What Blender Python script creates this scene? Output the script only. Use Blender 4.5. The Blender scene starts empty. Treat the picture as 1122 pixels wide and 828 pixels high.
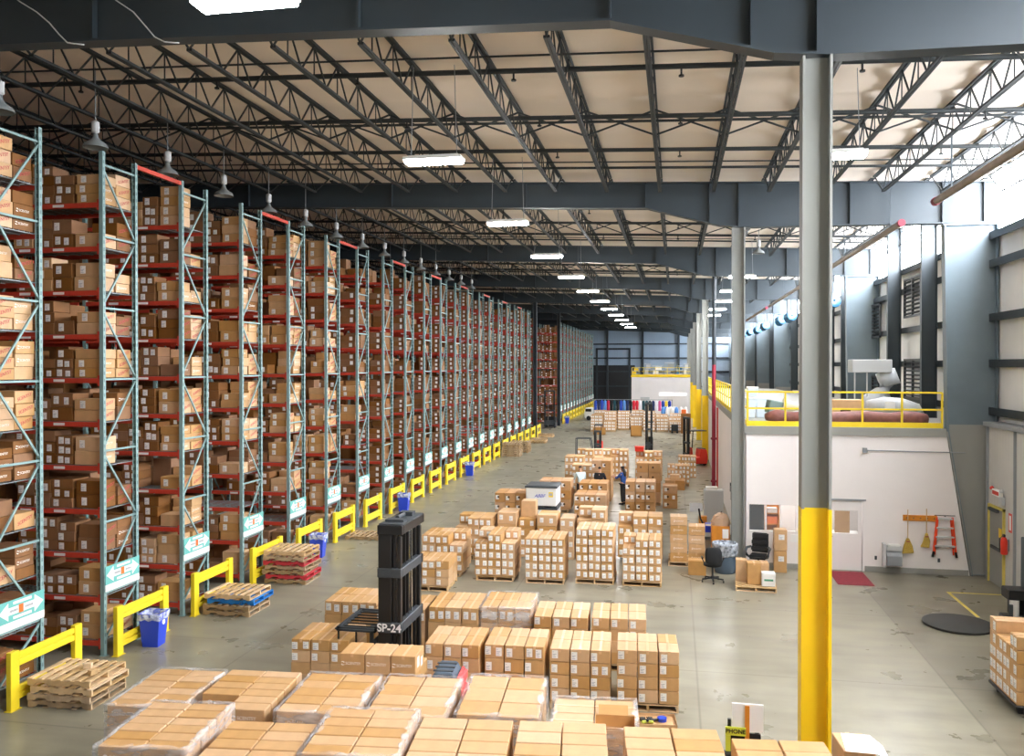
import bpy, bmesh, math, random
from mathutils import Vector, Matrix
C = bpy.context.scene.collection
RND = random.Random(7)
PI = math.pi
# ---------------------------------------------------------------- camera model (measured from the photograph)
F, VPX, HY, PITCH, H = 930.0, 740.0, 400.0, 0.0074, 6.0
TH = math.atan((VPX-561)/F)
FW = Vector((-math.sin(TH)*math.cos(PITCH), math.cos(TH)*math.cos(PITCH), -math.sin(PITCH)))
RT = Vector((math.cos(TH), math.sin(TH), 0)); UP = RT.cross(FW)
SH = HY-(414-F*math.tan(PITCH))
def ray(x, y): return FW+RT*((x-561)/F)-UP*((y-414-SH)/F)
def atz(x, y, z=0.0):
    r = ray(x, y); t = (z-H)/r.z; return Vector((r.x*t, r.y*t, z))
def aty(x, y, Y):
    r = ray(x, y); t = Y/r.y; return Vector((r.x*t, Y, H+r.z*t))
def atx(x, y, X):
    r = ray(x, y); t = X/r.x; return Vector((X, r.y*t, H+r.z*t))
cd = bpy.data.cameras.new('camera'); cam = bpy.data.objects.new('camera', cd); C.objects.link(cam)
cd.sensor_width = 36; cd.lens = F/1122*36; cd.shift_y = SH/1122; cd.clip_end = 400
M3 = Matrix((RT, UP, -FW)).transposed()
cam.matrix_world = Matrix.Translation((0, 0, H)) @ M3.to_4x4()
bpy.context.scene.camera = cam
# ---------------------------------------------------------------- materials
def lin(c):
    c = c/255; return c/12.92 if c <= .04045 else ((c+.055)/1.055)**2.4
def rgb(h):
    h = h.lstrip('#'); return tuple(lin(int(h[i:i+2], 16)) for i in (0, 2, 4))+(1,)
MATS = {}
def pm(name, col, rough=.6, metal=0., noise=None, bump=None, spec=.5, var=0., emit=0., wave=None):
    """principled paint: noise=(scale, amount) mottles the colour, var jitters it per object, bump=(scale, strength)"""
    m = bpy.data.materials.new(name); m.use_nodes = True; nt = m.node_tree; N = nt.nodes; L = nt.links
    b = N['Principled BSDF']; b.inputs['Roughness'].default_value = rough; b.inputs['Metallic'].default_value = metal
    b.inputs['Specular IOR Level'].default_value = spec
    base = N.new('ShaderNodeRGB'); base.outputs[0].default_value = rgb(col); out = base.outputs[0]
    tc = N.new('ShaderNodeTexCoord')
    if noise:
        t = N.new('ShaderNodeTexNoise'); t.inputs['Scale'].default_value = noise[0]; t.inputs['Detail'].default_value = 5
        L.new(tc.outputs['Object'], t.inputs['Vector'])
        r = N.new('ShaderNodeMapRange'); r.inputs[1].default_value = .3; r.inputs[2].default_value = .7
        r.inputs[3].default_value = 1-noise[1]; r.inputs[4].default_value = 1+noise[1]; L.new(t.outputs[0], r.inputs[0])
        x = N.new('ShaderNodeMix'); x.data_type = 'RGBA'; x.blend_type = 'MULTIPLY'; x.inputs[0].default_value = 1
        L.new(out, x.inputs[6]); L.new(r.outputs[0], x.inputs[7]); out = x.outputs[2]
    if var:
        oi = N.new('ShaderNodeObjectInfo'); g = N.new('ShaderNodeNewGeometry')
        a = N.new('ShaderNodeMath'); a.operation = 'ADD'; L.new(oi.outputs['Random'], a.inputs[0]); L.new(g.outputs['Random Per Island'], a.inputs[1])
        f = N.new('ShaderNodeMath'); f.operation = 'FRACT'; L.new(a.outputs[0], f.inputs[0])
        hs = N.new('ShaderNodeHueSaturation'); r = N.new('ShaderNodeMapRange'); r.inputs[3].default_value = 1-var; r.inputs[4].default_value = 1+var
        L.new(f.outputs[0], r.inputs[0]); L.new(r.outputs[0], hs.inputs['Value'])
        r2 = N.new('ShaderNodeMapRange'); r2.inputs[3].default_value = 1.12; r2.inputs[4].default_value = .82
        L.new(f.outputs[0], r2.inputs[0]); L.new(r2.outputs[0], hs.inputs['Saturation']); L.new(out, hs.inputs['Color']); out = hs.outputs[0]
    L.new(out, b.inputs['Base Color'])
    if bump:
        t = N.new('ShaderNodeTexNoise'); t.inputs['Scale'].default_value = bump[0]; L.new(tc.outputs['Object'], t.inputs['Vector'])
        bp = N.new('ShaderNodeBump'); bp.inputs['Strength'].default_value = bump[1]; bp.inputs['Distance'].default_value = .02
        L.new(t.outputs[0], bp.inputs['Height']); L.new(bp.outputs[0], b.inputs['Normal'])
    if wave:   # (axis, scale, strength): ribbed sheet
        t = N.new('ShaderNodeTexWave'); t.bands_direction = wave[0]; t.inputs['Scale'].default_value = wave[1]
        L.new(tc.outputs['Object'], t.inputs['Vector'])
        bp = N.new('ShaderNodeBump'); bp.inputs['Strength'].default_value = wave[2]; bp.inputs['Distance'].default_value = .03
        L.new(t.outputs[0], bp.inputs['Height']); L.new(bp.outputs[0], b.inputs['Normal'])
    if emit:
        L.new(out, b.inputs['Emission Color']); b.inputs['Emission Strength'].default_value = emit
    MATS[name] = m; return m
pm('kraft', '#c69a64', .5, spec=.9, noise=(6, .08), var=.12, bump=(40, .05))
pm('kraft_dark', '#84582d', .75, noise=(6, .08), var=.14, bump=(40, .05))  # second kraft tone, darkened to put shade into the rack-front cartons
pm('tape', '#d8b084', .28, noise=(9, .06))
pm('label', '#f2f1ee', .55)
pm('ink', '#b4b8bf', .7)
pm('print_white', '#fbf4ea', .6)
pm('print_red', '#c0464f', .6)
pm('print_dark', '#4a3018', .7)
pm('wood', '#cfae80', .8, noise=(5, .18), var=.15)
pm('wood_old', '#a58a66', .85, noise=(5, .22), var=.2)
pm('wood_blue', '#1c78c4', .7, noise=(6, .1))
pm('wood_red', '#b92f38', .7, noise=(6, .1))
pm('rack_teal', '#86a3a2', .5, noise=(3, .06))
pm('rack_red', '#c2402c', .5, noise=(4, .08))
pm('deck_wire', '#8f9698', .5, metal=.4)
pm('steel', '#2f393f', .5, noise=(.9, .10), bump=(5, .04))
pm('steel_dark', '#272f34', .55, noise=(1.2, .1))
pm('joist', '#262c2e', .6)
pm('column', '#8d8f8a', .5, noise=(1.2, .05), bump=(5, .03))
pm('yellow', '#f7d21a', .45, noise=(1.5, .05))
pm('guard_yellow', '#ecd02a', .45, noise=(2, .04))
pm('black', '#16181a', .4, noise=(3, .15))
pm('black_soft', '#1b1d20', .75)
pm('dark_grey', '#3c4145', .5)
pm('grey', '#8d9194', .5)
pm('light_grey', '#c2c4c4', .55)
pm('chrome', '#c9cdd0', .18, metal=1.)
pm('white', '#ecebe7', .5, noise=(2, .02))
pm('bin_blue', '#2343c4', .35)
pm('teal_sign', '#6db9b1', .5)
pm('orange', '#e8722c', .5)
pm('red', '#d8331f', .4)
pm('dark_red', '#8e2036', .5)
pm('pink_red', '#ee5c5c', .4)
pm('rug_red', '#7f2430', .9, noise=(14, .15))
pm('ladder_orange', '#e8491f', .45)
pm('broom', '#b89b45', .9, noise=(30, .2))
pm('orange_wood', '#cf8426', .5, noise=(4, .12))
pm('slate', '#4b5b6a', .5)
pm('blue_fan', '#1c5f88', .4)
pm('skin', '#c99a7c', .6)
pm('hair', '#1d1512', .6)
pm('hair_brown', '#4a3524', .6)
pm('shirt_pale', '#c6d6d8', .8)
pm('shirt_black', '#1c1e25', .8)
pm('shirt_blue', '#2c559e', .8)
pm('trousers', '#22242c', .8)
pm('duct_brown', '#7a4b44', .6, noise=(5, .2), bump=(14, .5))
pm('film_wrap', '#c9cdd0', .35, noise=(4, .1), bump=(8, .6))
pm('cardboard_inside', '#b98645', .8)
pm('lime', '#d9e24a', .5)
pm('office_white', '#f3edea', .6, noise=(1.5, .015))
pm('liner', '#c5c4bf', .6, noise=(.7, .05), wave=('Y', 1.6, .25))
pm('insul', '#f6f5f3', .7, noise=(.8, .05), bump=(1.2, .5))
pm('ceiling', '#efe2d2', .8, noise=(.5, .04), bump=(1.0, .4))
pm('sheet_blue', '#8a9cae', .6, noise=(.5, .06), wave=('X', 1.4, .2))
pm('mat_black', '#2c2d2b', .7, noise=(8, .1))
pm('base_board', '#90908a', .6)
pm('lamp', '#ffffff', .5, emit=168.)
pm('far_lit', '#ffffff', .5, emit=.9)
pm('green_grey', '#6f8580', .6)
pm('broom_pale', '#cfc3a2', .7)
pm('box_pale', '#cdd9e2', .4)
pm('slate_dark', '#3d4a4e', .5)
pm('paper_brown', '#b89a80', .8)
pm('green_print', '#4f9a78', .6)
pm('rack_slot', '#66807f', .6)
pm('lamp_soft', '#ffffff', .5, emit=55.)
pm('wall_dark', '#3c4650', .7)
pm('dome_glass', '#7f8585', .15, spec=.9)
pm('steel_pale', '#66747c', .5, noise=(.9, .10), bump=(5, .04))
pm('kraft_mid', '#b98a58', .65, noise=(6, .08), var=.1, bump=(40, .05))
pm('sky_glow', '#f1f6ff', .5, emit=52.)
pm('heater_pipe', '#8a7a6c', .5, noise=(4, .15))
pm('yellow_line', '#d8c463', .6, noise=(3, .15))
def mixmat(name, col, fac, rough, streak=None):
    m = bpy.data.materials.new(name); m.use_nodes = True; nt = m.node_tree; N = nt.nodes; L = nt.links
    b = N['Principled BSDF']; b.inputs['Base Color'].default_value = rgb(col); b.inputs['Roughness'].default_value = rough
    t = N.new('ShaderNodeBsdfTransparent'); x = N.new('ShaderNodeMixShader'); x.inputs[0].default_value = fac
    if streak:
        tc = N.new('ShaderNodeTexCoord'); mp = N.new('ShaderNodeMapping'); mp.inputs['Scale'].default_value = streak
        n = N.new('ShaderNodeTexNoise'); n.inputs['Scale'].default_value = 1; n.inputs['Detail'].default_value = 4
        r = N.new('ShaderNodeMapRange'); r.inputs[1].default_value = .35; r.inputs[2].default_value = .75
        r.inputs[3].default_value = fac*.35; r.inputs[4].default_value = min(1, fac*2.6)
        L.new(tc.outputs['Object'], mp.inputs['Vector']); L.new(mp.outputs[0], n.inputs['Vector']); L.new(n.outputs[0], r.inputs[0]); L.new(r.outputs[0], x.inputs[0])
    L.new(t.outputs[0], x.inputs[1]); L.new(b.outputs[0], x.inputs[2]); L.new(x.outputs[0], N['Material Output'].inputs['Surface'])
    MATS[name] = m
mixmat('stretch_film', '#f4f2f2', .22, .2, (3, 3, 9))
mixmat('bag_film', '#dfe6f0', .45, .25, (9, 9, 9))
mixmat('glass', '#e8eef0', .07, .05)
def floor_mat():
    m = bpy.data.materials.new('concrete'); m.use_nodes = True; nt = m.node_tree; N = nt.nodes; L = nt.links
    b = N['Principled BSDF']; b.inputs['Roughness'].default_value = .32; b.inputs['Specular IOR Level'].default_value = .42
    tc = N.new('ShaderNodeTexCoord')
    def noise(s, d=6, vec=None):
        t = N.new('ShaderNodeTexNoise'); t.inputs['Scale'].default_value = s; t.inputs['Detail'].default_value = d
        L.new(vec or tc.outputs['Object'], t.inputs['Vector']); return t.outputs[0]
    def ramp(o, a, b_, c, d):
        r = N.new('ShaderNodeMapRange'); r.inputs[1].default_value = a; r.inputs[2].default_value = b_; r.inputs[3].default_value = c; r.inputs[4].default_value = d
        L.new(o, r.inputs[0]); return r.outputs[0]
    def mul(c, v):
        x = N.new('ShaderNodeMix'); x.data_type = 'RGBA'; x.blend_type = 'MULTIPLY'; x.inputs[0].default_value = 1
        L.new(c, x.inputs[6]); L.new(v, x.inputs[7]); return x.outputs[2]
    base = N.new('ShaderNodeRGB'); base.outputs[0].default_value = rgb('#8f8a78'); c = base.outputs[0]
    c = mul(c, ramp(noise(.28), .3, .7, .80, 1.12)); c = mul(c, ramp(noise(2.2), .3, .7, .88, 1.08))
    mp = N.new('ShaderNodeMapping'); mp.inputs['Scale'].default_value = (.55, 2.4, 1); L.new(tc.outputs['Object'], mp.inputs['Vector'])
    c = mul(c, ramp(noise(.9, 7, mp.outputs[0]), .42, .85, 1.04, .72))     # tyre scuffs along the aisles
    sep = N.new('ShaderNodeSeparateXYZ'); L.new(tc.outputs['Object'], sep.inputs[0])
    # the older, darker slab by the outside wall begins at x = 5
    gt = N.new('ShaderNodeMath'); gt.operation = 'GREATER_THAN'; gt.inputs[1].default_value = 5.02; L.new(sep.outputs[0], gt.inputs[0])
    c = mul(c, ramp(gt.outputs[0], 0, 1, 1, .72))
    r = ramp(noise(1.1), .3, .7, .24, .44)
    L.new(r, b.inputs['Roughness'])
    # saw-cut joints every 4.6 m
    def joint(o, off, per):
        a = N.new('ShaderNodeMath'); a.operation = 'ADD'; a.inputs[1].default_value = off; L.new(o, a.inputs[0])
        d = N.new('ShaderNodeMath'); d.operation = 'PINGPONG'; d.inputs[1].default_value = per/2; L.new(a.outputs[0], d.inputs[0])
        return ramp(d.outputs[0], 0, .03, .62, 1.)
    c = mul(c, joint(sep.outputs[0], -5.02+92, 4.6)); c = mul(c, joint(sep.outputs[1], 92+1.4, 4.6))
    L.new(c, b.inputs['Base Color']); MATS['concrete'] = m
floor_mat()
# ---------------------------------------------------------------- mesh building
class MB:
    def __init__(s): s.v = []; s.f = []; s.m = []
    def add(s, vs, fs, mi=0):
        o = len(s.v); s.v += [tuple(v) for v in vs]; s.f += [tuple(o+i for i in f) for f in fs]; s.m += [mi]*len(fs); return s
    def bx(s, x0, y0, z0, x1, y1, z1, mi=0):
        v = [(x, y, z) for z in (z0, z1) for y in (y0, y1) for x in (x0, x1)]
        return s.add(v, [(0, 2, 3, 1), (4, 5, 7, 6), (0, 1, 5, 4), (2, 6, 7, 3), (0, 4, 6, 2), (1, 3, 7, 5)], mi)
    def box(s, cx, cy, cz, sx, sy, sz, mi=0, rz=0., rx=0., ry=0.):
        R = Matrix.Rotation(rz, 3, 'Z') @ Matrix.Rotation(ry, 3, 'Y') @ Matrix.Rotation(rx, 3, 'X'); c = Vector((cx, cy, cz))
        v = [c+R @ Vector((x*sx/2, y*sy/2, z*sz/2)) for z in (-1, 1) for y in (-1, 1) for x in (-1, 1)]
        return s.add(v, [(0, 2, 3, 1), (4, 5, 7, 6), (0, 1, 5, 4), (2, 6, 7, 3), (0, 4, 6, 2), (1, 3, 7, 5)], mi)
    def bar(s, p, q, w, h=None, mi=0, up=(0, 0, 1)):
        p = Vector(p); q = Vector(q); d = (q-p).normalized(); u = Vector(up)
        if abs(d.dot(u)) > .98: u = Vector((1, 0, 0))
        a = d.cross(u).normalized()*w/2; b = d.cross(a).normalized()*(h or w)/2
        v = [p-a-b, p+a-b, p-a+b, p+a+b, q-a-b, q+a-b, q-a+b, q+a+b]
        return s.add(v, [(0, 2, 3, 1), (4, 5, 7, 6), (0, 1, 5, 4), (2, 6, 7, 3), (0, 4, 6, 2), (1, 3, 7, 5)], mi)
    def cyl(s, p, q, r, n=10, r2=None, mi=0):
        p = Vector(p); q = Vector(q); d = (q-p).normalized(); u = Vector((0, 0, 1)) if abs(d.z) < .9 else Vector((1, 0, 0))
        a = d.cross(u).normalized(); b = d.cross(a); r2 = r if r2 is None else r2
        v = [p+(a*math.cos(t)+b*math.sin(t))*r for t in [2*PI*i/n for i in range(n)]]+[q+(a*math.cos(t)+b*math.sin(t))*r2 for t in [2*PI*i/n for i in range(n)]]
        return s.add(v, [(i, (i+1) % n, n+(i+1) % n, n+i) for i in range(n)]+[tuple(range(n-1, -1, -1)), tuple(range(n, 2*n))], mi)
    def tube(s, pts, r, n=8, mi=0):
        pts = [Vector(p) for p in pts]; rings = []
        for i, p in enumerate(pts):
            d = (pts[min(i+1, len(pts)-1)]-pts[max(i-1, 0)]).normalized(); u = Vector((0, 0, 1)) if abs(d.z) < .9 else Vector((1, 0, 0))
            a = d.cross(u).normalized(); b = d.cross(a); rr = r[i] if isinstance(r, (list, tuple)) else r
            rings.append([p+(a*math.cos(2*PI*k/n)+b*math.sin(2*PI*k/n))*rr for k in range(n)])
        v = [x for g in rings for x in g]; k = len(rings)
        f = [(i*n+j, i*n+(j+1) % n, (i+1)*n+(j+1) % n, (i+1)*n+j) for i in range(k-1) for j in range(n)]
        return s.add(v, f+[tuple(range(n-1, -1, -1)), tuple((k-1)*n+j for j in range(n))], mi)
    def lathe(s, prof, n=20, c=(0, 0, 0), mi=0, sx=1., sy=1.):
        v = [(c[0]+r*math.cos(2*PI*k/n)*sx, c[1]+r*math.sin(2*PI*k/n)*sy, c[2]+z) for r, z in prof for k in range(n)]; m = len(prof)
        f = [(i*n+j, i*n+(j+1) % n, (i+1)*n+(j+1) % n, (i+1)*n+j) for i in range(m-1) for j in range(n)]
        return s.add(v, f+[tuple(range(n-1, -1, -1)), tuple((m-1)*n+j for j in range(n))], mi)
    def prism(s, pts, a0, a1, axis='y', mi=0):
        """extrude a 2-D outline: axis y -> points are (x, z); x -> (y, z); z -> (x, y)"""
        g = {'y': lambda p, a: (p[0], a, p[1]), 'x': lambda p, a: (a, p[0], p[1]), 'z': lambda p, a: (p[0], p[1], a)}[axis]
        n = len(pts); v = [g(p, a0) for p in pts]+[g(p, a1) for p in pts]
        return s.add(v, [(i, (i+1) % n, n+(i+1) % n, n+i) for i in range(n)]+[tuple(range(n-1, -1, -1)), tuple(range(n, 2*n))], mi)
    def mesh(s, name, mats, bevel=0., smooth=False, seg=1):
        me = bpy.data.meshes.new(name); me.from_pydata(s.v, [], s.f); me.polygons.foreach_set('material_index', s.m)
        for m in (mats if isinstance(mats, (list, tuple)) else [mats]): me.materials.append(MATS[m])
        b = bmesh.new(); b.from_mesh(me)
        if bevel: bmesh.ops.bevel(b, geom=list(b.edges), offset=bevel, segments=seg, affect='EDGES', clamp_overlap=True)
        bmesh.ops.recalc_face_normals(b, faces=list(b.faces)); b.to_mesh(me); b.free()
        if smooth: me.shade_smooth() if smooth is True else me.set_sharp_from_angle(angle=smooth); 
        if smooth and smooth is not True: me.polygons.foreach_set('use_smooth', [True]*len(me.polygons))
        return me
    def build(s, name, mats, parent=None, loc=(0, 0, 0), rz=0., label=None, **k):
        return link(name, s.mesh(name, mats, **k), parent, loc, rz, label)
def link(name, me, parent=None, loc=(0, 0, 0), rz=0., label=None):
    o = bpy.data.objects.new(name, me); C.objects.link(o)
    if parent is not None: o.parent = parent
    o.location = loc; o.rotation_euler = (0, 0, rz)
    if label: o['label'] = label
    return o
def tag(o, label, cat, group=None, kind=None):
    o['label'] = label; o['category'] = cat
    if group: o['group'] = group
    if kind: o['kind'] = kind
    return o
def thing(name, label, cat, loc=(0, 0, 0), rz=0., group=None):
    return tag(link(name, None, None, loc, rz), label, cat, group)
def struct(o): o['kind'] = 'structure'; return o
def copy_tree(o, parent=None):
    c = o.copy(); C.objects.link(c)
    if parent is not None: c.parent = parent
    for ch in list(o.children): copy_tree(ch, c)
    return c
def text_mesh(txt, size, mat, depth=.002, shear=0., bold=0.):
    cu = bpy.data.curves.new('lettering', 'FONT'); cu.body = txt; cu.size = size; cu.extrude = depth; cu.align_x = 'CENTER'; cu.align_y = 'CENTER'; cu.shear = shear; cu.offset = bold*size
    t = bpy.data.objects.new('lettering', cu); C.objects.link(t); bpy.context.view_layer.update()
    me = bpy.data.meshes.new_from_object(t.evaluated_get(bpy.context.evaluated_depsgraph_get())); bpy.data.objects.remove(t)
    me.materials.clear(); me.materials.append(MATS[mat]); return me
ORD = 'first second third fourth fifth sixth seventh eighth ninth tenth eleventh twelfth thirteenth fourteenth fifteenth sixteenth seventeenth eighteenth nineteenth twentieth'.split()
ORD += ['twenty-'+w for w in ORD[:9]]+['thirtieth']+['thirty-'+w for w in ORD[:9]]
# ================================================================ THE BUILDING
FY = [12+14.3*k for k in range(-1, 9)]             # frame lines along the hall
YB, YN, XL, XW = 134.0, -9.0, -30.0, 9.0
def zt(x): return 11.53-.037*x                      # roof line (top of the girders)
struct(MB().bx(XL, YN, -.25, XW+.3, YB, 0).build('floor', 'concrete'))
m = MB(); n = int((YB-YN)/.19); vs = []; fs = []
for i in range(n+1):
    y = YN+(YB-YN)*i/n; sag = -.075*abs(math.sin(PI*y/1.43))**.6
    for x in (XL, -12, -4, 2, XW+.3): vs.append((x, y, zt(x)+.24+sag))
for i in range(n):
    for j in range(4): a = i*5+j; fs.append((a, a+1, a+6, a+5))
m.add(vs, fs); c = m.build('ceiling', 'ceiling'); struct(c); c.data.shade_smooth()
struct(MB().bx(XL-.2, YN, 0, XL, YB, 13).build('wall_left', 'wall_dark'))  # wall coloured dark so the gaps through the racks read as shade
struct(MB().bx(XL, YN-.2, 0, XW+.3, YN, 13).build('wall_front', 'insul'))
m = MB().bx(XL, YB, 0, XW+.3, YB+.2, 13)
for z in (2.6, 4.9, 7.0, 9.2): m.bx(XL, YB-.2, z, XW, YB, z+.22, 1)
for x in (-27, -21.5, -16, -10.5, -5, .5, 6): m.bx(x-.15, YB-.3, 0, x+.15, YB, 12, 1)
m.bx(-13.6, YB-.12, 0, -6.2, YB, 6.0, 2); m.bx(-12.3, YB-.16, 0, -12.0, YB, 8.6, 1).bx(-7.2, YB-.16, 0, -6.9, YB, 8.6, 1).bx(-12.3, YB-.16, 8.4, -6.9, YB, 8.7, 1)
struct(m.build('wall_back', ['sheet_blue', 'steel_dark', 'black']))
# right wall: quilted white insulation between dark girts, daylight strip above, ribbed liner below
m = MB().bx(XW, YN, 0, XW+.2, YB, 9.85).bx(XW, YN, 9.85, XW+.2, 2.0, 11.6)
struct(m.build('wall_right', 'insul'))
m = MB().bx(XW, 2.0, 9.85, XW+.05, YB, 11.4)
struct(m.build('window_1', 'sky_glow'))
for i, z in enumerate((9.72, 8.92, 7.4, 6.1, 4.75)):
    m = MB().bx(8.78, YN, z-.08, XW, YB, z+.02).bx(8.76, YN, z-.16, 8.79, YB, z+.06); struct(m.build('trim_%d' % (i+1), 'steel_dark'))
struct(MB().bx(8.62, YN, 0, 8.98, 24.62, 4.3).bx(8.62, 25.72, 0, 8.98, 25.95, 4.3).bx(8.62, 24.62, 2.15, 8.98, 25.72, 4.3).build('wall_liner', 'liner'))
m = MB()
for y in (22.0, 23.9, 25.85): m.bx(8.56, y-.03, 0, 8.62, y+.03, 4.3)
m.bx(8.5, YN, 4.3, 8.98, 25.95, 4.42)
struct(m.build('trim_6', 'grey'))
# roof girders: one tapered I-section per frame
gp = [(XL, zt(XL)), (XW-.05, zt(XW-.05)), (XW-.05, 10.05), (2.0, 10.13), (1.3, 10.2), (-.9, 10.8), (XL, zt(XL)-.76)]
def girder_mesh():
    m = MB().prism(gp, -.012, .012, 'y')
    def strip(a, b, w, t): m.bar((a[0], 0, a[1]), (b[0], 0, b[1]), w, t)
    strip(gp[0], gp[1], .26, .03)
    for a, b in zip(gp[2:6], gp[3:7]): strip(a, b, .30, .035)
    for x, zb in ((-20, None), (-14, None), (-9, None), (-4.6, None), (-.9, 10.8), (1.0, 10.27), (1.85, 10.15), (5.0, 10.1), (7.5, 10.07), (8.6, 10.05)):
        b = zb if zb else zt(x)-.75
        m.bx(x-.012, -.13, b, x+.012, .13, zt(x))
    return m.mesh('roof_girder', 'steel')
gm = girder_mesh()
for y in FY: struct(link('roof_girder', gm, None, (0, y, 0)))
# interior columns with the yellow foot band
def column(y, x=1.85, top=10.12, w=.38, d=.30, band=4.08, name='column', mat='column'):
    m = MB().bx(-w/2, -d/2, 0, -w/2+.035, d/2, top).bx(w/2-.035, -d/2, 0, w/2, d/2, top).bx(-w/2, -.012, 0, w/2, .012, top)
    m.bx(-w/2-.04, -d/2-.04, 0, w/2+.04, d/2+.04, .025)
    e = .004; b = MB()
    if band:
        for xx in (-w/2, w/2-.035): b.bx(xx-e, -d/2-e, .03, xx+.035+e, d/2+e, band)
        b.bx(-w/2+.03, -.012-e, .03, w/2-.03, .012+e, band)
    o = m.build(name, mat, loc=(x, y, 0)); struct(o)
    if band: b.build('painted_band', 'yellow', o, label='bright yellow painted lower column')
for k, y in enumerate(FY):
    if k == 3: continue
    column(y, band=None if k == 2 else 4.08, top=10.12)
for y in (69.0, 83.5): column(y, x=-11.35, top=zt(-11.4)-.78, w=.3, band=None, mat='steel_dark')
# tapered wall frames and the straight wind posts between them
cp = [(8.30, 0), (8.95, 0), (8.95, 10.02), (7.55, 10.02), (7.66, 4.1)]
m = MB().prism(cp, -.012, .012, 'y')
m.bar((8.30, 0, 0), (7.66, 0, 4.1), .34, .04).bar((7.66, 0, 4.1), (7.55, 0, 10.03), .34, .04).bx(8.92, -.17, 0, 8.96, .17, 10.02).bx(7.5, -.17, 9.99, 8.96, .17, 10.03)
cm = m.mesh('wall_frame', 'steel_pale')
lb = MB().prism([(8.33, .02), (8.90, .02), (8.90, 4.3), (7.70, 4.3)], -.018, .018, 'y').bar((8.28, 0, .02), (7.63, 0, 4.1), .35, .03).mesh('painted_base', 'base_board')
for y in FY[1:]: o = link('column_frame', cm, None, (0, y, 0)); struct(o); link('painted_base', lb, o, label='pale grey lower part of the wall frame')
m = MB().bx(8.25, -.10, 0, 8.28, .10, 10.9).bx(8.72, -.10, 0, 8.75, .10, 10.9).bx(8.25, -.01, 0, 8.75, .01, 10.9); pmesh = m.mesh('wind_post', 'steel')
for y in FY[1:-1]:
    for dy in (4.9, 9.6): struct(link('column_post', pmesh, None, (0, y+dy, 4.2 if y+dy < 68 else 0)))
# bar joists spanning from girder to girder
def joist_mesh(L):
    m = MB(); d = .62; y0, y1 = .13, L-.13
    for s in (-.035, .035):
        m.bar((s, y0, .14), (s, y1, .14), .045, .05); m.bar((s*.8, y0+1.0, .14-d), (s*.8, y1-1.0, .14-d), .045, .045)
    k = 11; st = (y1-y0-2.0)/k
    m.bar((0, y0, .12), (0, y0+1.0, .14-d), .03); m.bar((0, y1, .12), (0, y1-1.0, .14-d), .03)
    for i in range(k):
        a = y0+1.0+i*st
        m.bar((0, a, .14-d), (0, a+st/2, .12), .028); m.bar((0, a+st/2, .12), (0, a+st, .14-d), .028)
        m.bar((0, a+st/2, .12), (0, a+st/2, .14-d), .02)
    return m.mesh('roof_joist', 'joist')
jm = joist_mesh(14.3)
JX = [-.45+1.53*k for k in range(-15, 7)]
for y in FY[:-1]:
    for x in JX:
        if y < 0 and (x < -8 or x > 6): continue
        if x < -14 and y > 50: continue
        struct(link('roof_joist', jm, None, (x, y, zt(x))))
# bridging rods and wind crosses between joists (first bays carry the visible crosses)
for y in FY[1:-1]:
    for f, w in ((2.05, .03), (3.3, .03), (7.65, .05), (11.6, .03), (12.3, .06)):
        struct(MB().bar((-22, y+f, zt(-22)+.02), (8.8, y+f, zt(8.8)+.02), w, w).build('roof_bridging', 'joist'))
xm = MB().bar((0, 0, .05), (1.53, 0, -.50-.057), .035).bar((0, .03, -.50), (1.53, .03, .05-.057), .035).mesh('cross_brace', 'joist')
for y in FY[1:4]:
    for x in JX:
        if -16 < x < 7: struct(link('roof_bracing', xm, None, (x, y+6.9, zt(x))))
# sprinkler mains across the bays with drop heads
for bi, y in enumerate(FY[1:6]):
    for f, nm in ((3.75, 'near'), (6.85, 'middle'), (9.8, 'far')):
        t = thing('sprinkler_pipe', 'dark sprinkler pipe across %s roof bay, %s one in that bay' % (ORD[bi], {'near': 'first', 'middle': 'second', 'far': 'third'}[nm]), 'pipe', (0, y+f, 0), 0, 'sprinkler pipes under the roof')
        MB().cyl((-20, 0, zt(-20)-.10), (8.4, 0, zt(8.4)-.10), .05, 10).build('pipe', 'joist', t, smooth=.6)
        for hx in (-12.2, -9.1, -6.1, -3.0, .1, 3.2, 6.2):
            MB().cyl((0, 0, 0), (0, 0, -.12), .02, 6).cyl((0, 0, -.12), (0, 0, -.15), .05, 8).build('sprinkler_head', 'black', t, (hx, 0, zt(hx)-.14))
# lamps: linear LED fixtures in two rows down the hall
lens = MB().bx(-.55, -.16, -.05, .55, .16, 0).mesh('lens', 'lamp', bevel=.015)
body = MB().bx(-.57, -.18, .004, .57, .18, .06).bx(-.5, -.10, .06, .5, .10, .10).mesh('housing', 'white', bevel=.008)
def fixture(x, y, z, label):
    t = thing('hanging_linear_light', label, 'ceiling light', (x, y, z), 0, 'linear ceiling lights')
    link('lens', lens, t); link('housing', body, t)
    for s in (-.45, .45): MB().bar((s, 0, .1), (s*.9, 0, zt(x)-z), .012).build('hanger', 'grey', t)
for k in range(0, 12):
    fixture(-4.53, 8.4+7.25*k, 9.9, 'white linear ceiling light over the main aisle, %s in its row' % ORD[k])
for k in range(0, 9):
    if k in (2, 3): continue
    fixture(2.85 if k else 4.4, 9.2+7.25*k, 9.85, 'white linear ceiling light beside the column row, %s in its row' % ORD[k])
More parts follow.
